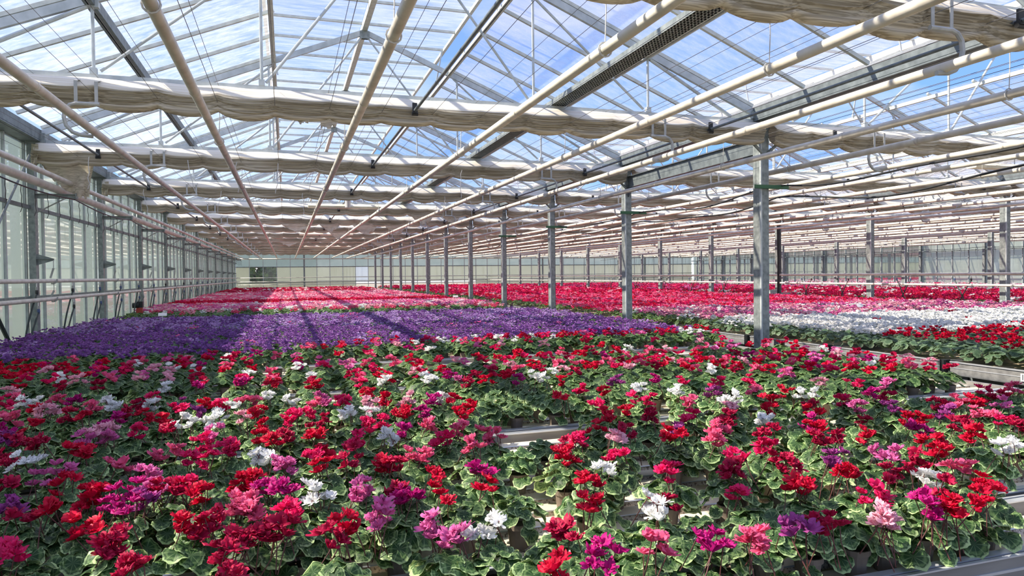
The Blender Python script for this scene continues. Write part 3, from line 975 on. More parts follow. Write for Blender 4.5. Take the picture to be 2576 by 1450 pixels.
ys = [12.78, 14.72, 16.69, 18.63, 20.75, 23.0, 25.1, 27.2, 29.3, 31.4, 33.5, 35.6, 37.7, 39.8, 41.9, 44, 46.1, 48.2, 50.3]
for i, y in enumerate(ys):
    feed(f"dark feed hose from the upper left wall pipe, {ordn(i + 1)} pair from the front", (-3.76, y, -.05), (-3.85, y - .38, -1.25), (0, -.12, 0), 'feed hoses of the left wall')
    feed(f"dark feed hose from the lower left wall pipe, {ordn(i + 1)} pair from the front", (-3.76, y + .06, -.35), (-3.83, y - .33, -1.27), (0, -.06, 0), 'feed hoses of the left wall')
ys = [14.86, 16.82, 19.27, 21.0, 23.5, 26, 28.5, 31, 34, 37]
for i, y in enumerate(ys):
    feed(f"dark feed hose leaning left at the second column row, {ordn(i + 1)} pair from the right", (17.95, y, -.13), (17.9, y - .45, -1.2), (0, -.03, 0), 'feed hoses of the second column row')
    feed(f"dark feed hose leaning right at the second column row, {ordn(i + 1)} pair from the right", (17.95, y - .5, -.14), (17.9, y - .05, -1.2), (0, .03, 0), 'feed hoses of the second column row')

# valve unit at the left wall, water station in the middle
t = thing('pump_unit', 'black and red valve unit fixed to the third left wall column', 'pump', (-3.72, 20.6, -.78))
b = MB(); b.box(-.07, .07, -.07, .07, -.16, .02); link('body', b.mesh('body', M['redp']), t)
b = MB(); b.tube([(-.16, -.05, .08), (.0, -.05, .08)], .07, 12); b.box(-.06, .08, -.06, .06, .02, .18); link('motor', b.mesh('motor', M['black']), t)
b = MB(); b.box(-.09, .12, -.09, .09, -.34, -.18); b.tube([(.05, 0, -.25), (.2, 0, -.22)], .03, 8); link('base', b.mesh('base', M['hose']), t)
b = MB(); b.tube([(.02, 0, .18), (.1, 0, .3), (.06, 0, .5)], .02, 8); link('inlet_pipe', b.mesh('inlet_pipe', M['galv']), t)
t = thing('manifold', 'grey water manifold with red handles standing behind the nearest column', 'manifold', (18.75, 22.6, -1.2))
b = MB(); b.box(-.9, .9, -.03, .03, .30, .38); b.box(-1.0, -.5, -.1, .1, .36, .5); link('top_rail', b.mesh('top_rail', M['bracket']), t)
for i in range(8):
    b = MB(); b.tube([(-.8 + i * .22, 0, .3), (-.8 + i * .22, 0, -.4)], .02, 6); link('standpipe', b.mesh('standpipe', M['galv']), t)
    b = MB(); b.box(-.83 + i * .22, -.77 + i * .22, -.05, -.02, .08, .18); link('handle', b.mesh('handle', M['redp']), t)
b = MB()
for dx in (-.05, 0, .06):
    b.tube([(17.9 + dx, 22.2, -1.2), (17.92 + dx, 22.2, .5), (17.9 + dx, 22.2, 1.9)], .022, 6)
thing('cable_bundle', 'black vertical cable bundle beside the fourth column of the second row', 'cables', data=b.mesh('cable_bundle', M['black']))

# ------------------------------------------------------------------ beige lamp housings between screens
def lamp(x, y, z, L_, lb):
    t = thing('light_fixture', lb, 'lamp', (x, y, z), 'beige light fixtures')
    b = MB()
    sec = [(-.10, .0), (-.12, .05), (-.05, .11), (.05, .11), (.12, .05), (.10, .0)]
    vs = [(-L_ / 2, a, c_) for a, c_ in sec] + [(L_ / 2, a, c_) for a, c_ in sec]
    n = len(sec)
    fs = [(i, i + 1, n + i + 1, n + i) for i in range(n - 1)] + [(n - 1, 0, n, 2 * n - 1), tuple(range(n))[::-1], tuple(range(n, 2 * n))]
    b.add(vs, fs); link('housing', b.mesh('housing', M['lampm']), t)
    b = MB(); b.tube([(-L_ / 2 + .1, 0, .1), (-L_ / 2 + .1, 0, .3)], .01, 5); b.tube([(L_ / 2 - .1, 0, .1), (L_ / 2 - .1, 0, .3)], .01, 5)
    link('hanger', b.mesh('hanger', M['bracket']), t)
lamp(13.9, 10.6, 2.06, 1.3, 'beige fixture hanging high in the second bay near the right picture edge')
lamp(1.6, 20.2, 1.93, 2.0, 'nearest long yellow-beige fixture across the left bay')
lamp(1.8, 33.5, 1.93, 2.4, 'second long yellow-beige fixture across the left bay')
lamp(2.6, 47.0, 1.93, 3.0, 'third long yellow-beige fixture across the left bay')
t = thing('sensor_box', 'small white sensor box hanging on a wire near the ridge of the left bay', 'sensor', (1.55, 18.6, 1.80))
b = MB(); b.tube([(0, 0, .0), (0, 0, .2)], .07, 10); link('housing', b.mesh('housing', M['white']), t)
b = MB(); b.tube([(0, 0, .2), (0, 0, .5)], .006, 5); link('wire', b.mesh('wire', M['wire']), t)

# ------------------------------------------------------------------ loose tie strings
r = random.Random(5)
for i, (px_, k) in enumerate(((480, 2), (600, 2), (700, 2), (760, 3), (1110, 3), (1170, 3), (370, 3), (560, 3), (1150, 2), (240, 2))):
    X = onz(px_, 420 if k == 2 else 470, 2.0)
    x = X[0] * (YF[k] / X[1])
    b = MB(); q = [(0, 0, 0)]
    for j in range(1, 7):
        q.append((q[-1][0] + r.uniform(-.03, .03), 0, q[-1][2] - .09))
    b.tube(q, .006, 5)
    thing('tie_string', f'loose white tie string, {ordn(i + 1)} counted, hanging from the {ordn(k + 1)} bunched screen', 'string', (x, YF[k] - .4, 2.05), 'white tie strings under the screens of the left bay', data=b.mesh('tie_string', M['hangwire']))

# ------------------------------------------------------------------ benches of the left bay (long side across the bay)
PITCH = 2.08
BX0, BX1 = -3.95, 6.15
def rail_mesh(L):
    b = MB()
    b.box(0, L, -.022, .022, -.15, 0)
    b.box(0, L, -.030, .030, -.15, -.135)
    b.box(0, L, -.030, -.016, 0, .006, 1); b.box(0, L, -.004, .030, 0, .006, 1)
    b.box(0, L, -.016, -.004, 0, .0015, 2)
    b.box(0, L, -.026, -.022, -.055, -.045, 1)
    return b.mesh('side_rail', [M['rail'], M['railtop'], M['groove']])
def ridge_mesh(L):
    b = MB(); h = .030; w = .058
    b.add([(0, -w, 0), (L, -w, 0), (L, -w + .008, h), (0, -w + .008, h)], [(0, 1, 2, 3)], 1)
    b.add([(0, w, 0), (L, w, 0), (L, w - .008, h), (0, w - .008, h)], [(3, 2, 1, 0)], 1)
    b.add([(0, -w + .008, h), (L, -w + .008, h), (L, w - .008, h), (0, w - .008, h)], [(0, 1, 2, 3)], 0)
    b.tube([(0, -w + .006, h), (L, -w + .006, h)], .004, 5, mi=2)
    return b.mesh('ridge', [M['ridge'], M['speck'], M['railtop']])
LB = BX1 - BX0
RM = rail_mesh(LB); RG = ridge_mesh(LB - .06)
def legs_mesh(L, D):
    b = MB()
    for x in np.arange(.6, L, 2.2):
        for y in (.3, D - .3):
            b.box(x - .03, x + .03, y - .03, y + .03, FL - RZ, -.17)
        b.box(x - .03, x + .03, .05, D - .05, -.22, -.16)
    return b.mesh('legs', M['galvdark'])
def flower_bench(y0, y1, label, near):
    D = y1 - y0
    t = thing('plant_bench', label, 'bench', (BX0, y0, RZ), 'plant benches across the left bay')
    b = MB(); b.box(0, LB, .02, D - .02, BZ - RZ - .02, BZ - RZ)
    link('tray', b.mesh('tray', M['bench']), t)
    link('side_rail', RM, t, (0, .03, 0)); link('side_rail', RM, t, (LB, D - .03, 0), rot=(0, 0, math.pi))
    for x in (0.01, LB - .01):
        b = MB(); b.box(x - .02, x + .02, .03, D - .03, -.15, .004); link('end_rail', b.mesh('end_rail', M['rail']), t)
    n = max(2, int((D - .12) / .165))
    st = (D - .14) / n
    if near:
        for i in range(n):
            link('ridge', RG, t, (.03, .07 + st * (i + .5), BZ - RZ))
    else:
        b = MB()
        for i in range(n):
            y = .07 + st * (i + .5)
            b.box(.03, LB - .03, y - .05, y + .05, BZ - RZ, BZ - RZ + .03)
        o = link('ridges', b.mesh('ridges', M['ridge']), t); o['kind'] = 'stuff'
    link('legs', legs_mesh(LB, D), t)
    return t
BENCH = [(1.85, 2.345)]
y = 2.385
while y < 60.5:
    if not 16.9 < y < 17.1: BENCH.append((y, y + PITCH - .04))     # one bench is missing behind the purple ones: an aisle
    y += PITCH
bn = ['narrow cream plant bench at the very front of the left bay',
      'first full-width cream plant bench from the front, under mixed cyclamens',
      'second full-width cream plant bench from the front, under mixed cyclamens',
      'third full-width cream plant bench from the front, under mixed cyclamens',
      'fourth plant bench from the front, where purple cyclamens begin']
for i, (a, b_) in enumerate(BENCH):
    lb = bn[i] if i < len(bn) else f"plant bench across the left bay, {ordn(i)} full-width one from the front"
    flower_bench(a, b_, lb, i < 4)

# ------------------------------------------------------------------ benches right of the first column row (end rails face the path)
def num_plate(par, x, y, z):
    b = MB(); b.box(-.004, 0, -.045, .045, -.04, .04)
    p = link('number_plate', b.mesh('number_plate', M['white']), par, (x, y, z))
    cu = bpy.data.curves.new('number', 'FONT'); cu.body = '13'; cu.size = .085; cu.align_x = 'CENTER'; cu.align_y = 'CENTER'; cu.extrude = .0006
    cu.materials.append(M['ink'])
    tmp = bpy.data.objects.new('number', cu); COL.objects.link(tmp)
    me = bpy.data.meshes.new_from_object(tmp.evaluated_get(bpy.context.evaluated_depsgraph_get()))
    bpy.data.objects.remove(tmp); me.name = 'number'
    if not me.materials: me.materials.append(M['ink'])
    link('number', me, p, (-.005, 0, 0), rot=(math.pi / 2, 0, -math.pi / 2))
P2 = 1.83
RB = []
y = 6.16 - 2 * P2
i = 0
while y < 60:
    RB.append(y); y += P2
nr = 0
for i, y in enumerate(RB):
    L_ = P2 - .06
    px = proj(7.3, y + L_ / 2, RZ)[0]
    if px < 2600: nr += 1
    lb = f"grey-railed plant bench of the second bay, {ordn(nr)} visible from the right picture edge" if nr and px < 2600 else f"grey-railed plant bench of the second bay outside the picture, place {i + 1}"
    t = thing('rolling_bench', lb, 'bench', (7.32, y, RZ), 'plant benches of the second bay')
    b = MB(); b.box(-.02, .02, .05, L_, -.155, 0); b.box(-.03, -.02, .05, L_, -.012, 0, 1); b.box(-.028, -.02, .05, L_, -.155, -.14); b.box(-.024, -.02, .05, L_, -.075, -.066, 1)
    link('end_rail', b.mesh('end_rail', [M['rail'], M['railtop']]), t)
    b = MB(); b.box(-.05, .03, -.02, .05, -.19, .012); b.box(-.06, -.05, -.012, -.004, -.19, .012); b.box(-.06, -.05, .034, .042, -.19, .012)
    link('corner_block', b.mesh('corner_block', M['black']), t)
    b = MB(); b.box(0, 10.3, 0.03, L_, BZ - RZ - .02, BZ - RZ)
    link('tray', b.mesh('tray', M['bench']), t)
    for yy in (.03, L_ - .02):
        b = MB(); b.box(0, 10.3, yy - .02, yy + .02, -.155, 0); link('side_rail', b.mesh('side_rail', M['rail']), t)
    b = MB()
    for x in (.5, 3.5, 6.5, 9.6):
        for yy in (.3, L_ - .3):
            b.box(x - .03, x + .03, yy - .03, yy + .03, FL - RZ, -.2)
    b.box(.3, .36, -.02, L_ + .02, -.30, -.2); b.box(-.01, 0.02, 0.0, L_ + .05, -.40, -.33)
    link('legs', b.mesh('legs', M['galvdark']), t)
    if 1 <= i <= 6:
        num_plate(t, -.032, {2: .80, 3: 1.01}.get(i, .9), -.075)
for bi, (x0, x1, nm) in enumerate(((18.6, 29.0, 'third'), (29.8, 40.2, 'far right'))):
    y = 6.0; j = 0
    while y < 60:
        j += 1
        t = thing('rolling_bench', f"low grey plant bench in the {nm} bay, {ordn(j)} along it", 'bench', (x0, y, RZ), f'plant benches of the {nm} bay')
        b = MB(); b.box(0, x1 - x0, 0, 3.6, -.15, -.05); link('tray', b.mesh('tray', M['rail']), t)
        b = MB()
        for x in (.5, 5, 9.6):
            for yy in (.3, 3.3): b.box(x - .03, x + .03, yy - .03, yy + .03, FL - RZ, -.15)
        link('legs', b.mesh('legs', M['galvdark']), t)
        y += 3.66

# ------------------------------------------------------------------ cyclamen: leaf, flower, pot at three levels of detail
def leaf_geo(n, seed, R=1.0):
    r = random.Random(seed)
    vs = [(0.0, 0.0, 0.0)]; fs = []
    ph = r.uniform(0, 6.28); ph2 = r.uniform(0, 6.28)
    for ring, rad in ((0, .55), (1, 1.0)):
        for i in range(n):
            t = 2 * math.pi * i / n          # petiole notch at t = pi
            k = 1.0 + .10 * math.cos(t) - .30 * math.exp(-((abs(t - math.pi)) / .28) ** 2)
            if ring == 1: k += (.055 if i % 2 else -.03)
            q = rad * k
            z = -.20 * rad ** 2 + .15 * rad * math.sin(3 * t + ph) + .09 * rad * math.sin(5 * t + ph2)
            z += .13 * abs(math.sin(t)) * rad       # folded a little along the midrib
            vs.append((q * math.cos(t) * R, q * math.sin(t) * .95 * R, z * R))
    for i in range(n):
        j = (i + 1) % n
        fs.append((0, 1 + i, 1 + j))
        fs.append((1 + i, 1 + n + i, 1 + n + j)); fs.append((1 + i, 1 + n + j, 1 + j))
    uv = [(v[0] / R, v[1] / R) for v in vs]
    return np.array(vs, float), np.array(fs, int), np.array(uv, float)
def leaf_low(n, seed):
    r = random.Random(seed)
    vs = [(0, 0, .05)]; fs = []
    for i in range(n):
        t = 2 * math.pi * i / n
        vs.append((math.cos(t), math.sin(t) * .95, -.12 + r.uniform(-.12, .12)))
    for i in range(n): fs.append((0, 1 + i, 1 + (i + 1) % n))
    vs = np.array(vs, float)
    return vs, np.array(fs, int), vs[:, :2].copy()
def flower_geo(lod, seed):
    """five swept-back ruffled petals rising from a nodding base; size about 0.055"""
    r = random.Random(seed)
    vs = []; fs = []
    nu, nv = {0: (6, 6), 1: (2, 2), 2: (1, 1)}[lod]
    npet = {0: 7, 1: 5, 2: 4}[lod]
    for p in range(npet):
        a = 2 * math.pi * p / npet + r.uniform(-.3, .3)
        L_ = (.033 if lod == 0 else .036) * r.uniform(.8, 1.15); wd = .0165 * r.uniform(.9, 1.25) * (1.2 if lod else 1)
        lean = r.uniform(.15, 1.0 if lod == 0 else .85); tw = r.uniform(-.7, .7)
        ph = r.uniform(0, 6.28); ph2 = r.uniform(0, 6.28)
        ca, sa = math.cos(a), math.sin(a)
        b = len(vs)
        for j in range(nv + 1):
            v = j / nv
            w = wd * (.32 + .68 * math.sin(math.pi / 2 * v / .6) if v < .6 else math.sqrt(max(0, 1 - ((v - .6) / .43) ** 2))) * (1.15 if lod == 0 else 1.0)
            if lod: w = wd * (.30 + .85 * math.sin(math.pi * min(1, .10 + .62 * v)))
            for i in range(nu + 1):
                u = -1 + 2 * i / nu
                vv = v * (1 - .10 * u * u * v)                     # rounded tip
                rr = .004 + L_ * (lean * vv ** .8)
                z = L_ * (1.05 - lean * .5) * math.sin(vv * 1.45)
                ru = (.006 * v * math.sin(u * 6.5 + ph) + .002 * math.sin(u * 11 + ph2) * v) if lod == 0 else 0
                ly = u * w * math.cos(tw * v); lx = rr + ru + .008 * u * u * v + u * w * math.sin(tw * v); lz = z + ru * .9 - .006 * abs(u) * v
                vs.append((lx * ca - ly * sa, lx * sa + ly * ca, lz))
        for j in range(nv):
            for i in range(nu):
                q = b + j * (nu + 1) + i
                fs.append((q, q + 1, q + nu + 2)); fs.append((q, q + nu + 2, q + nu + 1))
    return np.array(vs, float), np.array(fs, int), None
def pot_geo(n=14):
    b = MB()
    rs = [(.036, 0), (.047, .082), (.053, .082), (.0545, .102), (.048, .102), (.046, .090)]
    vs = []
    for rr, z in rs:
        for i in range(n):
            t = 2 * math.pi * i / n; vs.append((rr * math.cos(t), rr * math.sin(t), z))
    fs = []
    for k in range(len(rs) - 1):
        for i in range(n):
            j = (i + 1) % n; fs.append((k * n + i, k * n + j, (k + 1) * n + j, (k + 1) * n + i))
    b.add(vs, fs, 0)
    b.add([(.046 * math.cos(2 * math.pi * i / n), .046 * math.sin(2 * math.pi * i / n), .090) for i in range(n)], [tuple(range(n))], 1)
    b.add([(.036 * math.cos(2 * math.pi * i / n), .036 * math.sin(2 * math.pi * i / n), 0) for i in range(n)], [tuple(reversed(range(n)))], 0)
    return b
POTM = pot_geo().mesh('pot', [M['pot'], M['soil']], smooth=False)
POTH = .104

def rot_of(eul):
    return np.array(Euler(eul).to_matrix())
def leaf_layout(seed, n=30, rad=.118):
    """list of (location, euler, size); crown of leaves over the pot rim, outer ones hanging"""
    r = random.Random(seed); out_ = []
    for i in range(n):
        u = (i + .5) / n
        ring = u ** .62
        a = i * 2.39996 + r.uniform(-.3, .3)
        rr = rad * ring * r.uniform(.85, 1.12)
        z = POTH + .018 + .075 * (1 - ring ** 2.0) + r.uniform(-.012, .014) - (.035 if ring > .9 else 0)
        tilt = .05 + ring * .80 + r.uniform(-.35, .35)
        size = .036 * r.uniform(.75, 1.3) * (1.06 if ring > .5 else .88)
        # local +x of the leaf points outward, then droops by tilt
        e_ = (Euler((r.uniform(-.45, .45), tilt * .85, r.uniform(-.4, .4))).to_matrix())
        Rz = Matrix.Rotation(a, 3, 'Z')
        m_ = Rz @ e_
        out_.append(((rr * math.cos(a), rr * math.sin(a), z), m_.to_euler(), size))
    return out_
def flower_layout(seed, n, spread=.055, h=.262):
    r = random.Random(seed); out_ = []
    pts = []
    for i in range(n):
        for _ in range(20):
            a = r.uniform(0, 6.283); q = spread * math.sqrt(r.random()) * 1.15
            x, y = q * math.cos(a), q * math.sin(a)
            z = h + r.uniform(-.040, .028) - q * .25
            if all((x - p[0]) ** 2 + (y - p[1]) ** 2 + (z - p[2]) ** 2 > .030 ** 2 for p in pts): break
        pts.append((x, y, z))
        out_.append(((x, y, z), (r.uniform(-.5, .5), r.uniform(-.5, .5), r.uniform(0, 6.28)), r.uniform(.85, 1.18)))
    return out_

def mesh_from(name, vs, fs, uv, mats, smooth=True, mi=None):
    me = bpy.data.meshes.new(name)
    nf = len(fs)
    me.vertices.add(len(vs)); me.vertices.foreach_set('co', np.asarray(vs, np.float32).ravel())
    me.loops.add(nf * 3); me.loops.foreach_set('vertex_index', np.asarray(fs, np.int32).ravel())
    me.polygons.add(nf); me.polygons.foreach_set('loop_start', np.arange(0, nf * 3, 3, dtype=np.int32))
    try: me.polygons.foreach_set('loop_total', np.full(nf, 3, np.int32))
    except Exception: pass
    for q in mats: me.materials.append(q)
    if mi is not None: me.polygons.foreach_set('material_index', np.asarray(mi, np.int32))
    if smooth: me.polygons.foreach_set('use_smooth', np.ones(nf, bool))
    if uv is not None:
        l = me.uv_layers.new(name='UVMap')
        l.data.foreach_set('uv', np.asarray(uv, np.float32)[np.asarray(fs).ravel()].ravel())
    me.update(calc_edges=True)
    return me

# near leaf objects: blade with its own petiole
LEAFM = []
for s_ in range(6):
    v, f, u = leaf_geo(22, 40 + s_)
    LEAFM.append(mesh_from('leaf', v, f, u, [M['leaf']]))
# near flower objects: head + bent stem, per colour
FLOWM = {k: [] for k in COLS}
for s_ in range(6):
    v, f, _ = flower_geo(0, 70 + s_)
    b = MB(); rr = random.Random(s_)
    q = [(0, 0, .004), (.004, .002, .010), (.007, .003, -.01), (.006 + rr.uniform(-.006, .006), rr.uniform(-.006, .006), -.06), (rr.uniform(-.01, .01), rr.uniform(-.01, .01), -.15)]
    b.tube(q, .0021, 5, caps=False)
    sv = np.array([tuple(p) for p in b.v]); sf = []
    for fc in b.f:
        sf.append((fc[0], fc[1], fc[2])); sf.append((fc[0], fc[2], fc[3]))
    sf = np.array(sf) + len(v)
    V = np.vstack([v, sv]); Fc = np.vstack([f, sf]); mi = [0] * len(f) + [1] * len(sf)
    for k in COLS:
        FLOWM[k].append(mesh_from('flower', V, Fc, None, [PM[k], M['stem']], True, mi))
def join_geo(items):
    vs = []; fs = []; uv = []; b = 0
    for v, f, u in items:
        vs.append(v); fs.append(f + b); uv.append(u if u is not None else np.zeros((len(v), 2))); b += len(v)
    return np.vstack(vs), np.vstack(fs), np.vstack(uv)
def xf(g, loc, rot, s):
    v, f, u = g
    return (v * s) @ rot_of(rot).T + np.array(loc), f, u
FOL_A = []       # mid detail foliage for the individual plants further back
for s_ in range(6):
    items = [xf(leaf_geo(12, s_ * 31 + i), l, r_, z) for i, (l, r_, z) in enumerate(leaf_layout(200 + s_, 32))]
    FOL_A.append(mesh_from('leaves', *join_geo(items), [M['leaf']]))

# ---- bloom clusters read off the photograph: crop origin, scale, then x y colour
def P(org, sc, txt):
    o = []
    for w in txt.replace('\n', ' ').split(';'):
        w = w.split()
        if len(w) == 3: o.append((org[0] + float(w[0]) / sc, org[1] + float(w[1]) / sc, w[2]))
    return o
CL = []
CL += P((0, 1000), 3.96, """80 45 K;225 70 W;350 65 W;545 30 P;210 20 P;350 125 R;740 50 M;930 95 P;1060 60 W;1135 90 W;1380 70 C;1540 90 W;60 175 P;
120 225 P;420 150 L;540 140 L;680 180 C;835 215 R;1240 160 C;1190 230 M;1430 195 R;310 300 R;30 320 M;1020 290 M;460 340 L;600 370 L;1800 40 V;1725 120 K;
1815 150 K;1630 240 R;1770 260 W;1890 240 W;2000 250 W;2010 170 V;2050 60 R;2190 90 K;2190 160 W;2110 240 W;2330 100 W;2450 190 L;2530 160 R;150 430 C;
350 480 C;30 440 V;790 540 R;850 420 O;940 380 L;1050 400 O;1340 350 K;1580 340 C;2140 350 O;2020 450 K;2230 520 K;2330 490 K;1600 570 P;1740 550 P;90 620 C;
170 640 W;390 610 W;1190 670 P;2550 600 W;1910 630 K;2100 640 K;620 720 O;430 820 O;640 860 R;1480 790 O;1540 870 O;1380 930 M;1660 930 C;1840 900 K;
2380 870 R;2530 870 R;20 890 C;960 960 R;870 1010 R;1210 990 M;1070 1070 M;1350 1050 M;1230 1150 M;1480 1030 V;1950 970 R;2060 940 R;110 1060 V;210 1190 C;
470 1160 R;840 1290 R;1890 1260 R;2080 1250 C;2370 1170 P;2410 1410 C;1130 1430 C""")
CL += P((600, 1000), 3.962, """60 40 P;150 40 P;280 20 W;520 50 W;740 50 P;825 30 O;1040 50 K;1260 60 L;1340 90 L;1445 30 R;1680 30 L;1930 30 M;2040 10 W;2130 30 R;
2310 100 R;2220 165 R;590 185 K;690 140 K;470 235 K;790 240 C;1020 170 W;1120 150 W;1300 160 W;1390 150 W;1620 170 R;1860 160 M;1320 290 K;1455 245 K;
1890 270 P;250 310 R;240 380 R;340 430 R;470 380 C;1640 335 M;1470 400 W;770 370 R;1180 430 K;1080 480 K;850 520 R;2020 420 K;2180 330 P;2450 370 P;
2560 380 P;210 590 W;290 630 W;430 700 O;740 590 K;1150 570 C;1100 640 C;800 710 R;1480 660 R;1580 690 C;1730 570 P;1820 580 P;2350 490 P;1920 790 R;
60 880 R;160 880 R;300 920 M;470 960 M;800 980 W;1220 910 O;1610 910 C;1700 980 M;2080 1010 R;2440 730 M;2460 930 R;1350 1150 O;1400 1250 O;500 1200 K;
580 1170 P;360 1300 C;430 1370 C;920 1360 C;1060 1310 R;1900 1300 O;2130 1370 O;2370 1330 W;2540 1340 W;2550 1200 M;50 1410 C""")
CL += P((1400, 950), 2.894, """30 30 R;170 90 K;50 140 R;350 110 R;290 180 K;440 30 V;600 70 W;720 20 M;590 160 K;680 170 K;870 100 W;920 20 K;1170 40 K;1130 115 V;
1400 20 K;1430 95 P;1230 160 W;1310 150 W;1260 215 L;980 195 P;1670 110 R;1550 165 R;1920 35 L;1770 120 W;1870 125 W;2160 40 K;2410 50 O;2310 110 M;
2400 150 C;2430 200 V;2120 170 K;2180 220 O;340 280 R;510 240 R;670 280 C;960 290 K;1240 300 C;1540 240 R;1510 300 W;1840 220 C;1880 250 R;1840 330 M;
1880 360 R;2230 310 C;180 460 K;290 350 R;70 500 C;60 580 R;430 465 L;510 390 C;860 380 V;800 430 R;905 440 R;1190 360 P;1150 450 P;1530 390 C;1520 510 K;
1890 450 C;2010 440 C;2280 430 R;430 560 K;840 650 K;780 720 K;1310 610 K;1260 670 C;1590 620 C;1690 630 C;1960 650 V;2070 600 V;2360 570 O;2480 560 O;
2060 700 R;2160 700 R;2410 700 C;2540 700 C;330 640 W;240 770 R;160 900 R;260 920 R;750 890 C;660 940 W;780 990 W;1190 830 C;1330 840 K;1700 800 R;
1820 810 R;2280 850 K;90 1130 C;590 1200 K;720 1230 P;1160 1220 M;1620 1060 P;1740 1120 P;1890 1150 P;2200 990 P;2330 1010 P;2270 1210 K;2420 1230 P;
2520 1290 K;1800 1350 P;1920 1350 P;30 1380 R;480 1440 M""")
CL += P((1900, 850), 3.811, """2180 490 K;2500 490 P;2260 570 C;2400 580 C;2390 640 O;2100 610 R;1940 610 P;1750 650 C;2140 720 P;2280 730 P;2390 800 K;2540 870 C;
1830 720 V;2140 930 R;2420 1070 W;2550 1070 W;1470 790 R;1600 810 R;1560 890 M;1640 980 R;1750 990 R;1820 1090 R;1620 1220 R;1780 1250 C;1960 1260 P;
1510 1390 W;1700 1370 W;2190 1390 R;1440 1310 C;1270 1330 C""")
CL += P((1900, 1100), 3.811, """1790 480 C;2200 460 R;2230 560 R;2270 680 R;1600 690 M;1740 700 M;1890 700 M;2410 850 R;2530 900 R;2050 1070 L;2200 1120 L;
2130 1200 L;1180 1310 V;1320 1290 C""")
CL += P((0, 1250), 2.24, """60 310 K;110 390 C;110 440 C;260 440 C;630 270 C;830 370 R;720 430 C;490 270 P;1240 310 C;1340 340 C;1360 240 C;1420 290 C;1310 420 C""")

FH = .262                       # height of the blooms above the pot foot
PZ = BZ + .030                  # pots stand on the ridges
ZF = PZ + FH - .01
def bench_of(y):
    for i, (a, b_) in enumerate(BENCH):
        if a + min(.145, (b_ - a) * .28) <= y <= b_ - min(.145, (b_ - a) * .28): return i
    return -1
def snap_y(y):
    i = bench_of(y)
    if i >= 0: return y
    best = min(((abs(y - q), q) for a, b_ in BENCH[:8] for q in (a + .15, b_ - .15)))
    return best[1]
plants = []                     # x, y, colour, blooms [(dx, dy)]
CL.sort(key=lambda q: -q[1])
for px, py, c in CL:
    X = onz(px, py, ZF)
    x, y = X[0], X[1]
    if y > 6.6: continue
    hit = None
    for p in plants:
        d = math.hypot(p['bx'] - x, p['by'] - y)
        if p['c'] == c and d < .20 and len(p['b']) < 3: hit = p; break
    if hit:
        hit['b'].append((x, y)); continue
    plants.append(dict(bx=x, by=y, c=c, b=[(x, y)]))
# foot of each plant: mean of its bloom groups, held on a bench and apart from the others
out_ = []
for p in plants:
    x = sum(q[0] for q in p['b']) / len(p['b']); y = snap_y(sum(q[1] for q in p['b']) / len(p['b']))
    for _ in range(12):
        mv = False
        for q in out_:
            dx, dy = x - q['x'], y - q['y']; d = math.hypot(dx, dy)
            if d < .165:
                if d < 1e-4: dx, d = .01, .01
                x = q['x'] + dx / d * .17; y = snap_y(q['y'] + dy / d * .17); mv = True
        if not mv: break
    if any(math.hypot(x - q['x'], y - q['y']) < .125 for q in out_): continue
    if x > BX1 - .30: continue
    p['x'], p['y'] = x, y
    out_.append(p)
plants = out_
cells = {}
def put(p): cells.setdefault((int(p['x'] // .3), int(p['y'] // .3)), []).append(p)
def near_any(x, y, d):
    i, j = int(x // .3), int(y // .3)
    for a in (-1, 0, 1):
        for b_ in (-1, 0, 1):
            for q in cells.get((i + a, j + b_), ()):
                if (q['x'] - x) ** 2 + (q['y'] - y) ** 2 < d * d: return True
    return False
for p in plants: put(p)
mixw = [('R', .27), ('C', .15), ('K', .20), ('P', .11), ('L', .07), ('O', .05), ('M', .06), ('W', .10)]
def pick(r, wts):
    u = r.random() * sum(w for _, w in wts)
    for k, w in wts:
        u -= w
        if u <= 0: return k
    return wts[-1][0]
rr = random.Random(21)
y = 1.98
row = 0
while y < 9.30:
    if bench_of(y) >= 0:
        x = BX0 + .15 + (row % 2) * .12
        while x < (BX1 - .42 if y < 8.6 else BX1 - .15):
            xx, yy = x + rr.uniform(-.02, .02), y + rr.uniform(-.015, .015)
            px, py, d = proj(xx, yy, -.95)
            gap = 1480 < px < 2260 and 1010 < py < 1330
            manual = py > 1000 or (px > 1400 and py > 962)
            lim = .27 if gap else .195
            bz = BENCH[bench_of(yy)][1] - yy if bench_of(yy) >= 0 else 9     # the far strip of the front trays is mostly bare
            bare = (yy < 4.5 and xx > -1.6 and bz < .68 and rr.random() < .92) or (.9 < xx < 2.1 and 3.55 < yy < 4.5) or (6.95 < yy < 8.7 and xx > -.4 and rr.random() < .88)
            if not near_any(xx, yy, lim if manual else .20) and not (gap and rr.random() < .85) and not bare:
                c = pick(rr, mixw) if not manual else (pick(rr, mixw) if rr.random() < .12 else None)
                if yy > 8.6 and xx < 0: c = 'U'
                p = dict(x=xx, y=yy, c=c, b=[(xx, yy)] if c else [])
                plants.append(p); put(p)
            x += .222
    y += .11; row += 1
for p in plants:
    p['px'], p['py'], p['d'] = proj(p['x'], p['y'], -.95)
    p['vis'] = -60 < p['px'] < 2636 and p['py'] < 1560
vis = sorted([p for p in plants if p['vis']], key=lambda p: p['d'])
ind = vis[:300]
rest = [p for p in plants if not any(p is q for q in ind)]
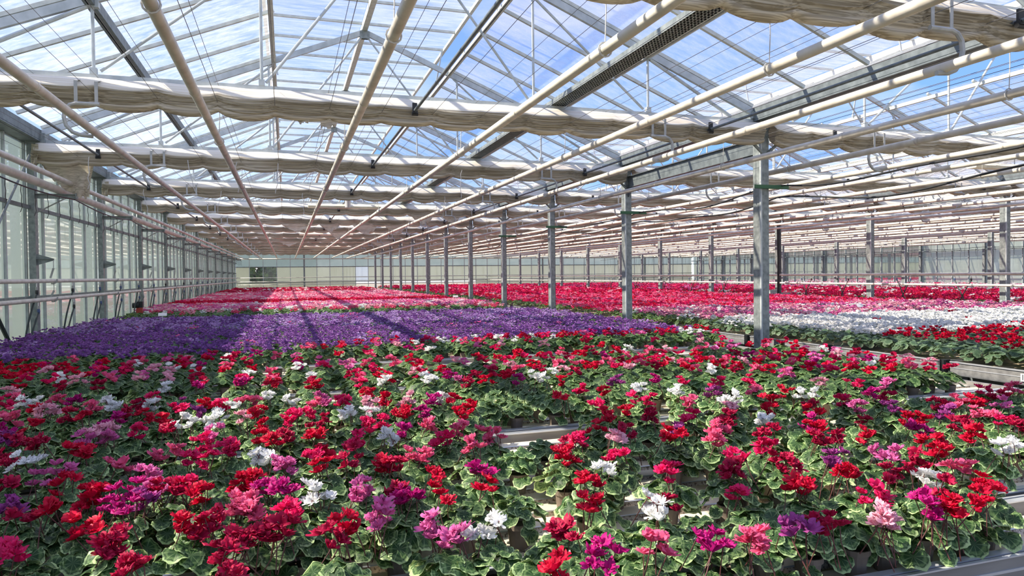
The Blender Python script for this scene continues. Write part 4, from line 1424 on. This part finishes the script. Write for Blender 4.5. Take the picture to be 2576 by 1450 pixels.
# pot rows for the labels
ind.sort(key=lambda p: p['y'])
rows_ = {}
for p in ind: rows_.setdefault(int((p['y'] - 1.9) // .21), []).append(p)
for ri, (k, ps) in enumerate(sorted(rows_.items())):
    ps.sort(key=lambda p: p['x'])
    for i, p in enumerate(ps): p['lab'] = (i + 1, ri + 1)
ind.sort(key=lambda p: p['d'])
rp = random.Random(99)
LAY = [leaf_layout(300 + i, 28) for i in range(12)]
for n_, p in enumerate(ind):
    nm = COLS[p['c']][0] + ' flowered cyclamen' if p['c'] else 'cyclamen without open flowers'
    lb = f"{nm}, {ordn(p['lab'][0])} from the left in the {ordn(p['lab'][1])} pot row"
    t = thing('potted_cyclamen', lb, 'potted plant', (p['x'], p['y'], PZ), 'cyclamens on the front benches', rz=rp.uniform(0, 6.28))
    a = t.rotation_euler.z; ca, sa = math.cos(a), math.sin(a)
    s = rp.uniform(.93, 1.1)
    link('pot', POTM, t)
    if n_ < 110:
        for i, (l, r_, z) in enumerate(LAY[n_ % 12]):
            link('leaf', LEAFM[(i + n_) % 6], t, (l[0] * s, l[1] * s, POTH + (l[2] - POTH) * s), rot=r_, scale=z * s)
    else:
        link('leaves', FOL_A[n_ % 6], t, scale=s)
    if p['c']:
        nb = len(p['b'])
        per = {1: rp.randint(4, 7), 2: rp.randint(3, 4), 3: 3}[nb]
        for gi, (bx, by) in enumerate(p['b']):
            dx, dy = bx - p['x'], by - p['y']
            q = math.hypot(dx, dy)
            if q > .13: dx, dy = dx * .13 / q, dy * .13 / q
            lx, ly = dx * ca + dy * sa, -dx * sa + dy * ca
            for i, (l, r_, z) in enumerate(flower_layout(n_ * 7 + gi, per, .042 if nb == 1 else .032)):
                link('flower', FLOWM[p['c']][(i + n_) % 6], t, (l[0] + lx, l[1] + ly, l[2]), rot=r_, scale=z * .92)

# ------------------------------------------------------------------ the rest of the beds: joined fields of plants
def lod_plant(lod, seed, nfl, fol_n, fl_h=.250, spread=.06, rad=.118, fsc=1.0):
    """(leaf geometry, flower geometry) for joining"""
    lv = []
    if lod == 1:
        for i, (l, r_, z) in enumerate(leaf_layout(seed, fol_n, rad)): lv.append(xf(leaf_low(7, seed + i), l, r_, z * 1.2))
    elif lod == 2:
        for i, (l, r_, z) in enumerate(leaf_layout(seed, fol_n, rad)): lv.append(xf(leaf_low(4, seed + i), l, r_, z * 1.35))
    else:
        for i, (l, r_, z) in enumerate(leaf_layout(seed, fol_n, rad)): lv.append(xf(leaf_low(3, seed + i), l, r_, z * 1.9))
    fl = []
    sc = {1: .82, 2: 1.0, 3: 1.4}[lod] * fsc
    for i, (l, r_, z) in enumerate(flower_layout(seed + 5, nfl, spread, fl_h)):
        fl.append(xf(flower_geo(1 if lod == 1 else 2, seed + i), l, r_, z * sc))
    return join_geo(lv), (join_geo(fl) if fl else None)
def field(name, label, pts, lod, mats, leafm, nfl, fol_n, seed, fl_h=.250, spread=.06, cat='flower bed', pots=False, rad=.118, fsc=1.0):
    """pts: list of (x, y, material index or -1, scale)"""
    if not pts: return
    V = [lod_plant(lod, seed + 100 * i, nfl, fol_n, fl_h, spread, rad, fsc) for i in range(5)]
    r = random.Random(seed)
    vs = []; fs = []; uv = []; mi = []; b = 0
    pg = None
    if pots:
        n = 8; q = []
        for rad_, z in ((.038, 0), (.050, .09)):
            for i in range(n): q.append((rad_ * math.cos(2 * math.pi * i / n), rad_ * math.sin(2 * math.pi * i / n), z))
        f = []
        for i in range(n):
            j = (i + 1) % n; f += [(i, j, n + j), (i, n + j, n + i)]
        pg = (np.array(q), np.array(f), np.zeros((2 * n, 2)))
    for (x, y, c, s) in pts:
        lv, fl = V[r.randrange(5)]
        a = r.uniform(0, 6.283); ca, sa = math.cos(a) * s, math.sin(a) * s
        Rm = np.array([[ca, -sa, 0], [sa, ca, 0], [0, 0, s]]).T
        T = np.array([x, y, PZ])
        for g, mm in ((lv, 0), (fl if c >= 0 else None, 2 + c), (pg, 1)):
            if g is None: continue
            vs.append(g[0] @ Rm + T); fs.append(g[1] + b); uv.append(g[2]); mi.append(np.full(len(g[1]), mm)); b += len(g[0])
    me = mesh_from(name, np.vstack(vs), np.vstack(fs), np.vstack(uv), [leafm, M['pot']] + [PM[k] for k in mats], True, np.concatenate(mi))
    o = thing(name, label, cat, data=me)
    o['kind'] = 'stuff'
    return o
def grid(x0, x1, y0, y1, d, r, inb=None, jit=.25, hole=0.0):
    o = []; y = y0; k = 0
    while y < y1:
        if inb is None or inb(y):
            x = x0 + (k % 2) * d / 2
            while x < x1:
                if r.random() >= hole:
                    o.append((x + r.uniform(-jit, jit) * d, y + r.uniform(-jit, jit) * d * .6))
                x += d
        y += d * .88; k += 1
    return o
def paint(pts, r, wts, keys, s0=.9, s1=1.1):
    o = []
    for x, y in pts:
        k = pick(r, wts)
        o.append((x, y, keys.index(k) if k != '-' else -1, r.uniform(s0, s1)))
    return o
allk = ['R', 'C', 'K', 'P', 'L', 'O', 'M', 'W', 'V', 'U']
r = random.Random(4)
mid = [(p['x'], p['y'], allk.index(p['c']) if p['c'] else -1, r.uniform(.95, 1.1)) for p in rest]
field('cyclamen_bed', 'mixed red, pink and white cyclamens on the middle of the front benches', mid, 1, allk, M['leaf'], 6, 26, 1000, pots=True, spread=.045)
onb = lambda y: bench_of(y) >= 0 or y > 60
# purple bed
pts = [q for q in grid(-3.85, 6.05, 9.22, 16.9, .205, r, lambda y: any(a + .07 <= y <= b_ - .07 for a, b_ in BENCH)) if not near_any(q[0], q[1], .15)]
field('cyclamen_bed', 'dense purple cyclamens filling the benches behind the mixed ones', [q for a_ in (paint([q for q in pts if q[1] < 12.6], r, [('U', .86), ('u', .07), ('O', .01), ('-', .06)], ['U', 'u', 'O']), paint([q for q in pts if q[1] >= 12.6], r, [('U', .50), ('u', .44), ('O', .01), ('-', .05)], ['U', 'u', 'O'])) for q in a_], 1, ['U', 'u', 'O'], M['leaf'], 12, 15, 2000, fl_h=.245, spread=.085, fsc=.78)
# sparse green strip, then pink, red, pink, red bands of the left bay
inb2 = lambda y: any(a + .05 <= y <= b_ - .05 for a, b_ in BENCH)
pts = grid(-3.85, 6.05, 19.1, 21.0, .22, r, inb2)
field('cyclamen_bed', 'mostly green cyclamens with few pink blooms just behind the purple bed', paint(pts, r, [('-', .78), ('P', .12), ('L', .06), ('W', .04)], ['P', 'L', 'W']), 1, ['P', 'L', 'W'], M['leaf'], 10, 16, 3000)
pts = grid(-3.85, 6.05, 21.0, 25.0, .23, r, inb2)
field('cyclamen_bed', 'pale orchid and pink cyclamens in the first pink band of the left bay', paint(pts, r, [('L', .4), ('O', .38), ('P', .1), ('W', .1)], ['L', 'O', 'P', 'W']), 2, ['L', 'O', 'P', 'W'], M['leaf'], 14, 9, 4000, fl_h=.25, spread=.12)
pts = grid(-3.85, 6.05, 25.0, 28.3, .25, r, inb2)
field('cyclamen_bed', 'red cyclamens in the narrow red band of the left bay', paint(pts, r, [('R', .45), ('C', .4), ('K', .15)], ['R', 'C', 'K']), 2, ['R', 'C', 'K'], M['leaf'], 12, 8, 5000, fl_h=.25, spread=.12)
pts = grid(-3.85, 6.05, 28.3, 43.0, .30, r, inb2)
field('cyclamen_bed', 'salmon and pale pink cyclamens in the deep pink band of the left bay', paint(pts, r, [('P', .45), ('L', .35), ('Q', .12), ('W', .05)], ['P', 'L', 'Q', 'W'], 1.0, 1.2), 3, ['P', 'L', 'Q', 'W'], M['leaf'], 9, 6, 6000, fl_h=.22, spread=.13)
pts = grid(-3.85, 6.05, 43.0, 60.0, .33, r, inb2)
field('cyclamen_bed', 'crimson and pink cyclamens at the far end of the left bay', paint(pts, r, [('C', .5), ('R', .2), ('P', .15), ('W', .08)], ['C', 'R', 'P', 'W'], 1.0, 1.25), 3, ['C', 'R', 'P', 'W'], M['leaf'], 8, 6, 7000, fl_h=.22, spread=.14)
# second bay
def bay2(x0, x1, y0, y1, d): return grid(x0, x1, y0, y1, d, r)
edge_ = lambda x, y: x < 7.44 + .22
def bay2_field(label, y0, y1, d, wts, lod, nfl, fol, seed, edge_green=.85, leafm='leafr', s=(.95, 1.15), sp=.10, fh=.235):
    keys = [k for k, _ in wts if k != '-']
    pts = bay2(7.46, 17.5, y0, y1, d)
    o = []
    for x, y in pts:
        k = pick(r, wts)
        if x < 7.75 and r.random() < edge_green: k = '-'
        o.append((x, y, keys.index(k) if k != '-' else -1, r.uniform(*s)))
    field('cyclamen_bed', label, o, lod, keys, M[leafm], nfl, fol, seed, fl_h=fh, spread=sp)
bay2_field('deep red cyclamens over grey-green leaves at the right edge of the second bay', 4.4, 7.75, .225, [('R', .36), ('C', .10), ('-', .54)], 1, 6, 24, 8000, fh=.25, sp=.07)
bay2_field('dense white cyclamens behind the nearest column in the second bay', 7.75, 11.3, .215, [('W', .90), ('R', .01), ('-', .09)], 1, 12, 16, 8100, .7, sp=.09)
bay2_field('orchid pink and white cyclamens behind the white ones in the second bay', 11.3, 15.2, .23, [('L', .42), ('O', .38), ('W', .10), ('-', .14)], 1, 9, 14, 8200, .7, 'leaf', sp=.085)
bay2_field('coral and hot pink cyclamens in the middle of the second bay', 15.2, 28.0, .27, [('K', .35), ('Q', .30), ('R', .2), ('P', .1), ('-', .05)], 2, 11, 7, 8300, .5, 'leaf', sp=.12)
bay2_field('red and hot pink cyclamens in the back of the second bay', 28.0, 60.0, .36, [('K', .5), ('C', .3), ('R', .1), ('L', .1)], 3, 8, 6, 8400, .3, 'leaf', s=(1.0, 1.3), sp=.15)
pts = grid(18.7, 28.9, 8.0, 30.0, .30, r)
field('cyclamen_bed', 'crimson cyclamens flecked with white in the front of the third bay', paint(pts, r, [('C', .50), ('K', .2), ('R', .12), ('W', .08), ('-', .08)], ['C', 'K', 'R', 'W'], 1.0, 1.2), 2, ['C', 'K', 'R', 'W'], M['leaf'], 9, 6, 8500, fl_h=.24, spread=.13)
pts = grid(18.7, 28.9, 30.0, 60.0, .42, r)
field('cyclamen_bed', 'hot pink cyclamens in the back of the third bay', paint(pts, r, [('K', .6), ('O', .2), ('C', .2)], ['K', 'O', 'C'], 1.1, 1.4), 3, ['K', 'O', 'C'], M['leaf'], 8, 6, 8600, fl_h=.2, spread=.17)
pts = grid(29.9, 40.1, 12.0, 60.0, .42, r)
field('cyclamen_bed', 'pale pink and white cyclamens in the far right bay', paint(pts, r, [('L', .42), ('W', .28), ('O', .18), ('K', .1)], ['L', 'W', 'O', 'K'], 1.1, 1.4), 3, ['L', 'W', 'O', 'K'], M['leaf'], 8, 6, 8700, fl_h=.2, spread=.17)

# ------------------------------------------------------------------ white name tags on stakes
def tag_(x, y, lb, w=.11, h=.06):
    t = thing('plant_tag', lb, 'sign', (x, y, PZ + .05), 'white plant tags')
    b = MB(); b.box(-.006, .006, -.002, .002, 0, .30); link('stake', b.mesh('stake', M['white']), t)
    b = MB()
    b.add([(-w / 2, .02, .36), (w / 2, .02, .36), (w / 2, -.015, .30), (-w / 2, -.015, .30), (-w / 2, .024, .362), (w / 2, .024, .362), (w / 2, -.011, .302), (-w / 2, -.011, .302)],
          [(0, 1, 2, 3), (7, 6, 5, 4), (0, 4, 5, 1), (2, 6, 7, 3), (1, 5, 6, 2), (0, 3, 7, 4)])
    link('card', b.mesh('card', M['white']), t)
tag_(-2.39, 15.5, 'white plant tag on a stake at the far left of the purple bed', .16, .08)
tag_(5.50, 23.3, 'white plant tag on a stake near the right end of the pink band', .18, .1)
tag_(11.3, 11.5, 'white plant tag on a stake at the back of the white cyclamens', .15, .08)
